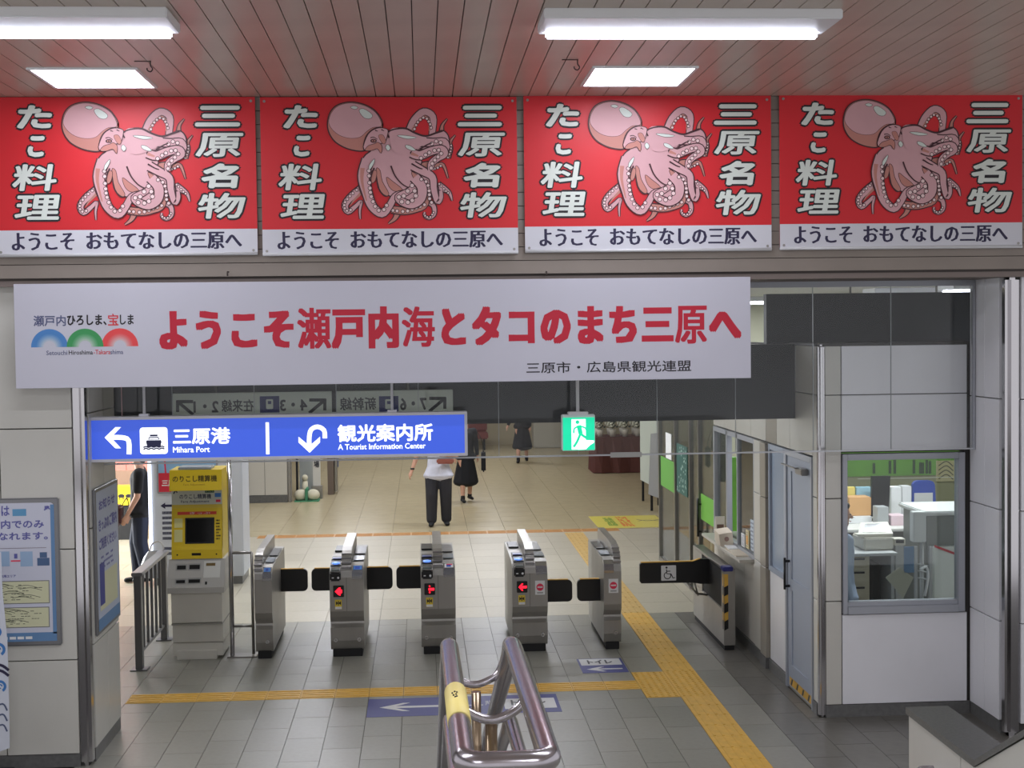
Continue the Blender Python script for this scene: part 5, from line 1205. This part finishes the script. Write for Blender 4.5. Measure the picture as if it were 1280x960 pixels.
obj('board', MB().hexa([(a.x, 24.2, a.z), (b.x+.15, 23.5, a.z-.12), (b.x+.15, 23.55, a.z-.12), (a.x, 24.25, a.z), (a.x+.05, 24.2, 1.35), (b.x+.15, 23.5, 1.45), (b.x+.15, 23.55, 1.45), (a.x+.05, 24.25, 1.35)], mat('board_grey', (150, 152, 154), .5)), t); legs(t, ((a.x+.05, 24.2), (b.x+.12, 23.55), ((a.x+b.x)/2+.08, 23.85)), a.z, BLKM)
BR = mat('cloth_brown', (92, 52, 46), .8, 0, .08, 6)
t = thing('cloth_table', 'table draped in a dark brown cloth with rows of small flower pots', 'table', (4.4, 31.2, 0))
b = MB(); n = 36; zt = .80
pts0 = []
for k in range(n):
    u = k/n; 
    per = [(3.80, 30.7), (5.6, 30.7), (5.6, 31.6), (3.80, 31.6)]; s = u*4; i = int(s); f = s-i; A, B = per[i], per[(i+1) % 4]
    pts0.append((A[0]+(B[0]-A[0])*f, A[1]+(B[1]-A[1])*f))
top_, bo = [b.bm.verts.new((x, y, zt)) for x, y in pts0], [b.bm.verts.new((x+(.05 if k % 2 else -.0)*(1 if x > 4.5 else -1), y+(-.06 if k % 2 else .0), .01)) for k, (x, y) in enumerate(pts0)]
b._set([b.bm.faces.new((top_[k], top_[(k+1) % n], bo[(k+1) % n], bo[k])) for k in range(n)]+[b.bm.faces.new(top_)], BR, False)
obj('cloth', b, t)
pot = MB().tube([(0, 0, 0), (0, 0, .16)], [.06, .085], mat('pot_cream', (196, 190, 176), .6), 10).done(); rnd = random.Random(9)
fm = MB()
for k in range(26):
    a_ = rnd.random()*6.28; r = .10*rnd.random()**.5; fm.ell((r*math.cos(a_), r*math.sin(a_), .20+.14*rnd.random()), (.032, .032, .025), mat('flower_dark', (50, 60, 44), .7) if k % 2 else mat('flower_white', (206, 206, 186), .6), 1)
fm = fm.done()
for j in range(2):
    for k in range(6):
        tt = thing('flower_pot', 'flower pot in the %s row on the brown cloth table, %s from the left' % (('front', 'rear')[j], ('first', 'second', 'third', 'fourth', 'fifth', 'sixth')[k]), 'flower pot', (3.95+.28*k, 30.9+.4*j, zt), 'flower pots on the brown table')
        for nm, me in (('pot', pot), ('flowers', fm)): o = bpy.data.objects.new(nm, me); COL.objects.link(o); o.parent = tt
t = thing('low_bench', 'low dark red bench against the far wall of the hall', 'bench', (1.1, 37.5, 0))
obj('seat', MB().box(.55, 1.75, 37.2, 37.9, .3, .48, mat('bench_red', (110, 48, 42), .6), .03), t); obj('backrest', MB().box(.55, 1.75, 37.8, 37.95, .48, .95, MATS['bench_red'], .03), t); legs(t, ((.65, 37.3), (1.65, 37.3), (.65, 37.8), (1.65, 37.8)), .3, BLKM)
obj('wall_cabinet_low', MB().box(3.0, 3.75, 37.6, 38.3, 0, .85, mat('low_cabinet', (176, 172, 158), .5), .02), None, 'pale low cabinet at the far end of the hall, left of the brown table', 'cabinet')
# beside the hall column
t = thing('upright_banner', 'narrow upright white notice with dark characters beside the hall column', 'sign', (-2.0, 27.0, 0))
a, b = at(391.5, 612, 27.0), at(400, 560, 27.0)
obj('board', MB().box(a.x, b.x, 27.0, 27.03, .25, 2.0, mat('board_offwhite', (206, 204, 198), .5)), t); obj('stand', MB().box(a.x-.03, b.x+.03, 26.95, 27.1, 0, .25, STEEL), t)
p = front_print(26.999); 
for i, ch_ in enumerate('駅弁売場'): p.text(ch_, a.x+.02, .86-.17*i+.25, b.x-.02, .99-.17*i+.25, mat('board_ink', (50, 52, 60), .6), 0, .004)
p.obj('characters', t)
t = thing('glass_showcase', 'tall glass showcase with dark posts between the hall column and the upright notice', 'showcase', (-2.25, 27.3, 0))
obj('frame', MB().box(-2.46, -2.42, 27.2, 27.25, 0, 2.2, BLKM).box(-2.07, -2.04, 27.2, 27.25, 0, 2.2, STEEL).box(-2.46, -2.04, 27.2, 27.6, 0, .12, BLKM).box(-2.42, -2.07, 27.55, 27.6, .1, 2.2, mat('showcase_back', (180, 184, 180), .5)), t)
obj('pane', MB().box(-2.42, -2.07, 27.215, 27.225, .12, 2.2, GLASS), t)
t = thing('hall_kiosk', 'narrow dark-framed kiosk post right of the upright notice', 'kiosk', (-1.78, 28, 0))
obj('body', MB().box(-1.88, -1.76, 27.6, 28.0, 0, 2.2, mat('kiosk_brown', (110, 96, 84), .5), .01), t); obj('door_edge', MB().box(-1.74, -1.70, 27.7, 28.0, .05, 2.2, mat('kiosk_steel', (140, 136, 126), .4, .5)), t)
a, b = at(410, 584, 27.9), at(423, 570, 27.9); obj('wall_screen', MB().box(a.x, b.x, 27.9, 27.95, a.z, b.z+.1, mat('screen_slate', (86, 96, 124), .3)), bpy.data.objects['hall_kiosk'])
t = thing('wrapped_bundle', 'cream cushioned bundle tied with a green ribbon on the hall floor by the column', 'bundle', (at(383, 626, 26.6).x, 26.7, 0))
c = at(383, 626, 26.6); CRW = mat('bundle_cream', (206, 200, 176), .8, 0, .08, 9)
obj('cushions', MB().ell((c.x-.11, 26.7, .11), (.13, .16, .11), CRW, 3).ell((c.x+.12, 26.7, .11), (.13, .16, .11), CRW, 3), t)
obj('ribbon', MB().box(c.x-.02, c.x+.03, 26.52, 26.88, .0, .25, mat('ribbon_green', (70, 140, 104), .6), .015).box(c.x-.22, c.x+.24, 26.50, 26.9, .0, .02, MATS['ribbon_green']), t)
obj('small_figure', MB().tube([(c.x-.05, 26.95, 0), (c.x-.05, 26.95, .35)], [.07, .05], CRW, 10).ell((c.x-.05, 26.95, .41), (.06, .06, .07), CRW, 2), t)

# ================================================================== PEOPLE
SKIN = mat('skin', (206, 158, 134), .6)
_b = bmesh.new(); bmesh.ops.create_icosphere(_b, subdivisions=2, radius=1); ICO = [v.co.copy() for v in _b.verts]; _b.free()
def hull(bm, a, ra, b, rb, sc=(1, 1, 1)):
    vs = [bm.verts.new(Vector(c)+Vector((v.x*r*sc[0], v.y*r*sc[1], v.z*r*sc[2]))) for c, r in ((a, ra), (b, rb)) for v in ICO]
    bmesh.ops.convex_hull(bm, input=vs)
    bmesh.ops.delete(bm, geom=[v for v in bm.verts if not v.link_faces], context='VERTS')
def fused(name, caps, m, parent, vox=.012, it=4, label=None):
    parts = MB()
    for c in caps:
        b2 = bmesh.new(); hull(b2, *c); me = bpy.data.meshes.new('t'); b2.to_mesh(me); b2.free(); parts.bm.from_mesh(me); bpy.data.meshes.remove(me)
    bmesh.ops.delete(parts.bm, geom=[e for e in parts.bm.edges if not e.link_faces], context='EDGES')
    me = parts.done(); o = bpy.data.objects.new('t', me); COL.objects.link(o)
    r = o.modifiers.new('r', 'REMESH'); r.mode = 'VOXEL'; r.voxel_size = vox; r.use_smooth_shade = True
    s_ = o.modifiers.new('s', 'SMOOTH'); s_.iterations = it; s_.factor = .5
    dg = bpy.context.evaluated_depsgraph_get(); m2 = bpy.data.meshes.new_from_object(o.evaluated_get(dg)); bpy.data.objects.remove(o)
    m2.materials.clear(); m2.materials.append(m)
    for pl in m2.polygons: pl.material_index = 0; pl.use_smooth = True
    o2 = bpy.data.objects.new(name, m2); COL.objects.link(o2); o2.parent = parent
    if label: o2['label'] = label
    return o2
V3 = Vector
def person(label, loc, rot, H, step=.12, arms=None, top=None, topm=None, sleeve='short', bottom='trousers', botm=None, hairm=None, shoem=None, female=False, lean=0., hairlong=False, knee=.0, long_coat=False, bulk=1., hem=.90):
    """built facing -y; arms = ((elbow, wrist) left, (elbow, wrist) right) relative to the shoulder"""
    k = H/1.70; t = thing('person', label, 'person', loc); t.rotation_euler.z = rot
    sw = .185 if not female else .165
    def S_(v): return V3(v)*k
    hip = {s: V3((.088*s, 0, .90)) for s in (-1, 1)}
    ank = {-1: V3((-.10, -step, .085)), 1: V3((.10, step, .085+(.03 if step > .05 else 0)))}
    kn = {s: (hip[s]+ank[s])/2+V3((0, -.035-knee*(s > 0), .03)) for s in (-1, 1)}
    sh = {s: V3((sw*s, -lean*.5, 1.40)) for s in (-1, 1)}
    neck = V3((0, -lean*.6, 1.46)); head = V3((0, -lean-.01, 1.595))
    arms = arms or (((-.03, .03, -.27), (-.02, -.05, -.24)), ((.03, .03, -.27), (.02, -.05, -.24)))
    C = []; A = lambda a, ra, b, rb, sc=(1, 1, 1): C.append((V3((S_(a).x*bulk, S_(a).y, S_(a).z)), ra*k, V3((S_(b).x*bulk, S_(b).y, S_(b).z)), rb*k, (sc[0]*(1+(bulk-1)*.6), sc[1], sc[2])))
    A((0, 0, .95), .125, (0, -lean*.2, 1.10), .115, (1.15, .80, 1)); A((0, -lean*.2, 1.10), .115, (0, -lean*.5, 1.31), .135, (1.15, .78, 1))
    A((-sw*.75, -lean*.5, 1.39), .06, (sw*.75, -lean*.5, 1.39), .06); A(neck-V3((0, 0, .05)), .058, head-V3((0, 0, .06)), .052)
    # head: skull, jaw, nose, ears, brow
    A(head+V3((0, .012, .035)), .083, head+V3((0, .0, .0)), .074, (1, 1.12, 1)); A(head+V3((0, -.018, -.02)), .062, head+V3((0, -.035, -.078)), .036, (1, 1, .9))
    A(head+V3((0, -.088, .012)), .009, head+V3((0, -.102, -.018)), .014); 
    for s in (-1, 1):
        A(head+V3((.080*s, .008, .018)), .016, head+V3((.078*s, .006, -.022)), .011, (.6, 1, 1))
        A(hip[s], .092, kn[s], .060); A(kn[s], .058, kn[s]*.62+ank[s]*.38+V3((0, .012, 0)), .056); A(kn[s]*.62+ank[s]*.38+V3((0, .012, 0)), .056, ank[s], .038)
        A(ank[s]+V3((0, .02, -.04)), .036, ank[s]+V3((.01*s, -.13, -.055)), .028, (1, 1, .9))
        e = sh[s]+V3(arms[0 if s < 0 else 1][0]); wv = e+V3(arms[0 if s < 0 else 1][1])
        A(sh[s], .056, e, .040); A(e, .040, wv, .026)
        d = (wv-e).normalized(); sd = d.cross(V3((0, 1, 0))); sd = sd.normalized() if sd.length > .1 else V3((1, 0, 0)); fwd = sd.cross(d)
        palm = wv+d*.075; A(wv+d*.015, .027, palm, .036, (.75, 1, 1))
        for i, ln in enumerate((.066, .076, .070, .055)):
            b0 = palm+fwd*(.027-.018*i); A(b0, .0095, b0+d*ln*.6, .0090); A(b0+d*ln*.6, .0090, b0+d*ln+sd*(-.018*s), .0078)
        tb = wv+d*.03+fwd*.022; A(tb, .012, tb+d*.035+fwd*.026, .0105); A(tb+d*.035+fwd*.026, .0105, tb+d*.068+fwd*.03, .009)
    fused('body', C, SKIN, t, .0085*k, 3)
    # eyes and mouth
    b = MB()
    for s in (-1, 1): b.ell(S_(head+V3((.032*s, -.078, .012))), (.012*k, .007*k, .007*k), INK, 1)
    b.ell(S_(head+V3((0, -.086, -.052))), (.022*k, .008*k, .005*k), mat('lip', (160, 90, 84), .6), 1); obj2 = bpy.data.objects.new('face_features', b.done()); COL.objects.link(obj2); obj2.parent = t
    # upper garment
    C = []
    A((-.065, 0, hem), .152, (.065, 0, hem), .152, (1.05, .98, .5)); A((-.05, 0, hem), .150, (0, 0, .98), .148, (1.12, .96, .7)); A((.05, 0, hem), .150, (0, 0, .98), .148, (1.12, .96, .7)); A((0, 0, .93), .150, (0, -lean*.2, 1.10), .138, (1.16, .90, 1)); A((0, -lean*.2, 1.10), .138, (0, -lean*.5, 1.31), .150, (1.18, .84, 1)); A((-sw*.78, -lean*.5, 1.392), .070, (sw*.78, -lean*.5, 1.392), .070)
    for s in (-1, 1):
        e = sh[s]+V3(arms[0 if s < 0 else 1][0]); wv = e+V3(arms[0 if s < 0 else 1][1])
        if sleeve == 'short': A(sh[s], .075, sh[s]*.30+e*.70, .066)
        else: A(sh[s], .072, e, .056); A(e, .054, e*.1+wv*.9, .042)
    fused('shirt', C, topm, t, .012, 3)
    C = []
    if bottom == 'trousers':
        A((-.05, 0, .90), .120, (.05, 0, .90), .120, (1, .88, 1))
        for s in (-1, 1): A(hip[s]+V3((0, 0, -.05)), .108, kn[s], .092); A(kn[s], .092, ank[s]+V3((0, .012, .02)), .078)
        fused('trousers', C, botm, t, .012, 3)
    else:
        A((0, 0, .98), .14, (0, .0, .80), .17, (1, .85, 1)); A((0, 0, .80), .17, (0, .02, .39), .25, (1.05, .85, .4))
        fused('skirt', C, botm, t, .013, 3)
    for s in (-1, 1):
        C = []; A(ank[s]+V3((0, .03, -.038)), .045, ank[s]+V3((.01*s, -.135, -.052)), .038, (1, 1, .85))
        if bottom != 'trousers': A(ank[s]+V3((0, 0, .04)), .042, ank[s]+V3((0, 0, -.03)), .046)
        fused('shoe', C, shoem or BLKM, t, .010, 2)
    C = []; A(head+V3((0, .030, .05)), .090, head+V3((0, .035, .0)), .084, (1, 1.08, 1)); A(head+V3((0, -.03, .085)), .055, head+V3((0, .03, .095)), .06, (1.1, 1, .7))
    if hairlong: A(head+V3((0, .05, .02)), .085, head+V3((0, .07, -.16)), .06, (1.1, .8, 1))
    fused('hair', C, hairm or mat('hair_black', (26, 22, 22), .6), t, .010, 2)
    return t
WSH = mat('shirt_white', (206, 208, 222), .8, 0, .06, 14); TDK = mat('trousers_charcoal', (44, 44, 50), .85); DRS = mat('dress_black', (22, 23, 30), .85); JNS = mat('jeans_dark', (36, 42, 60), .85); TBK = mat('tshirt_black', (20, 20, 24), .85)
m1 = person('walking man in a white short-sleeved shirt and charcoal trousers, beyond the middle gate', (.25, 22.9, 0), .0, 1.70, .05, (((-.10, .02, -.25), (-.07, -.03, -.23)), ((.05, -.02, -.26), (-.16, -.18, .04))), topm=WSH, botm=TDK, bulk=1.22, hem=.83)
# watch and bag strap
mw = thing('clutch_bag', 'reddish-brown bag held in front of the chest by the man in white', 'bag', (.36, 22.66, 1.08))
obj('bag_body', MB().box(.22, .50, 22.60, 22.66, 1.04, 1.13, mat('bag_brown', (150, 84, 70), .6), .02), mw)
o = obj('wrist_watch', MB().tube([(0, 0, 0), (0, 0, .03)], .035, BLK, 12)); o.parent = m1; o.location = (-.425, -.005, .93)
m2 = person('walking woman in a long black dress and black ankle-strap shoes, behind the man in white', (.80, 26.05, 0), .25, 1.60, .10, (((-.04, .03, -.26), (-.02, -.05, -.22)), ((.06, .04, -.25), (.03, .02, -.23))), topm=DRS, botm=DRS, sleeve='long', bottom='skirt', female=True, hairm=mat('hair_grey', (120, 118, 116), .7))
o = obj('shoulder_bag', MB().box(1.09, 1.17, 26.0, 26.2, .55, .95, DRS, .03).tube(smooth([(1.13, 26.1, .95), (1.10, 26.08, 1.15), (1.0, 26.06, 1.33)], 4), .008, BLK, 6), None, 'black shoulder bag hanging at the left side of the woman in black', 'bag')
m3 = person('distant person in a long black coat walking under the dark fascia', (2.40, 33.6, 0), -.1, 1.66, .10, (((-.10, .03, -.25), (-.08, -.04, -.22)), ((.03, .03, -.27), (.0, -.05, -.23))), topm=DRS, botm=DRS, sleeve='long', bottom='skirt', female=True)
m4 = person('man in a black t-shirt and dark jeans standing at the left exit', (-3.62, 18.1, 0), -1.45, 1.74, .06, (((-.02, .0, -.28), (-.0, -.12, -.22)), ((.02, -.02, -.28), (.0, -.12, -.22))), topm=TBK, botm=JNS)
a = at(157, 646, 18.0)
t = thing('hand_bag', 'dark brown handbag held by the man in the black t-shirt', 'bag', (a.x, 17.95, .75)); obj('bag_body', MB().box(a.x-.13, a.x-.02, 17.80, 18.02, at(157, 655, 18).z, at(157, 630, 18).z, mat('bag_dark_brown', (84, 44, 44), .5), .03), t)
obj('strap', MB().tube(smooth([(a.x-.04, 17.97, at(157, 632, 18).z), (a.x+.03, 17.95, at(157, 622, 18).z), (a.x+.05, 17.97, at(157, 632, 18).z)], 4), .007, BLK, 6), t)
a = at(1051, 700, 12.45)
m5 = person('clerk in a pale blue shirt and black trousers, left edge of the office window', (3.53, 11.64, 0), 1.57, 1.68, .03, topm=mat('shirt_pale_blue', (168, 182, 208), .8), botm=TBK, sleeve='long')
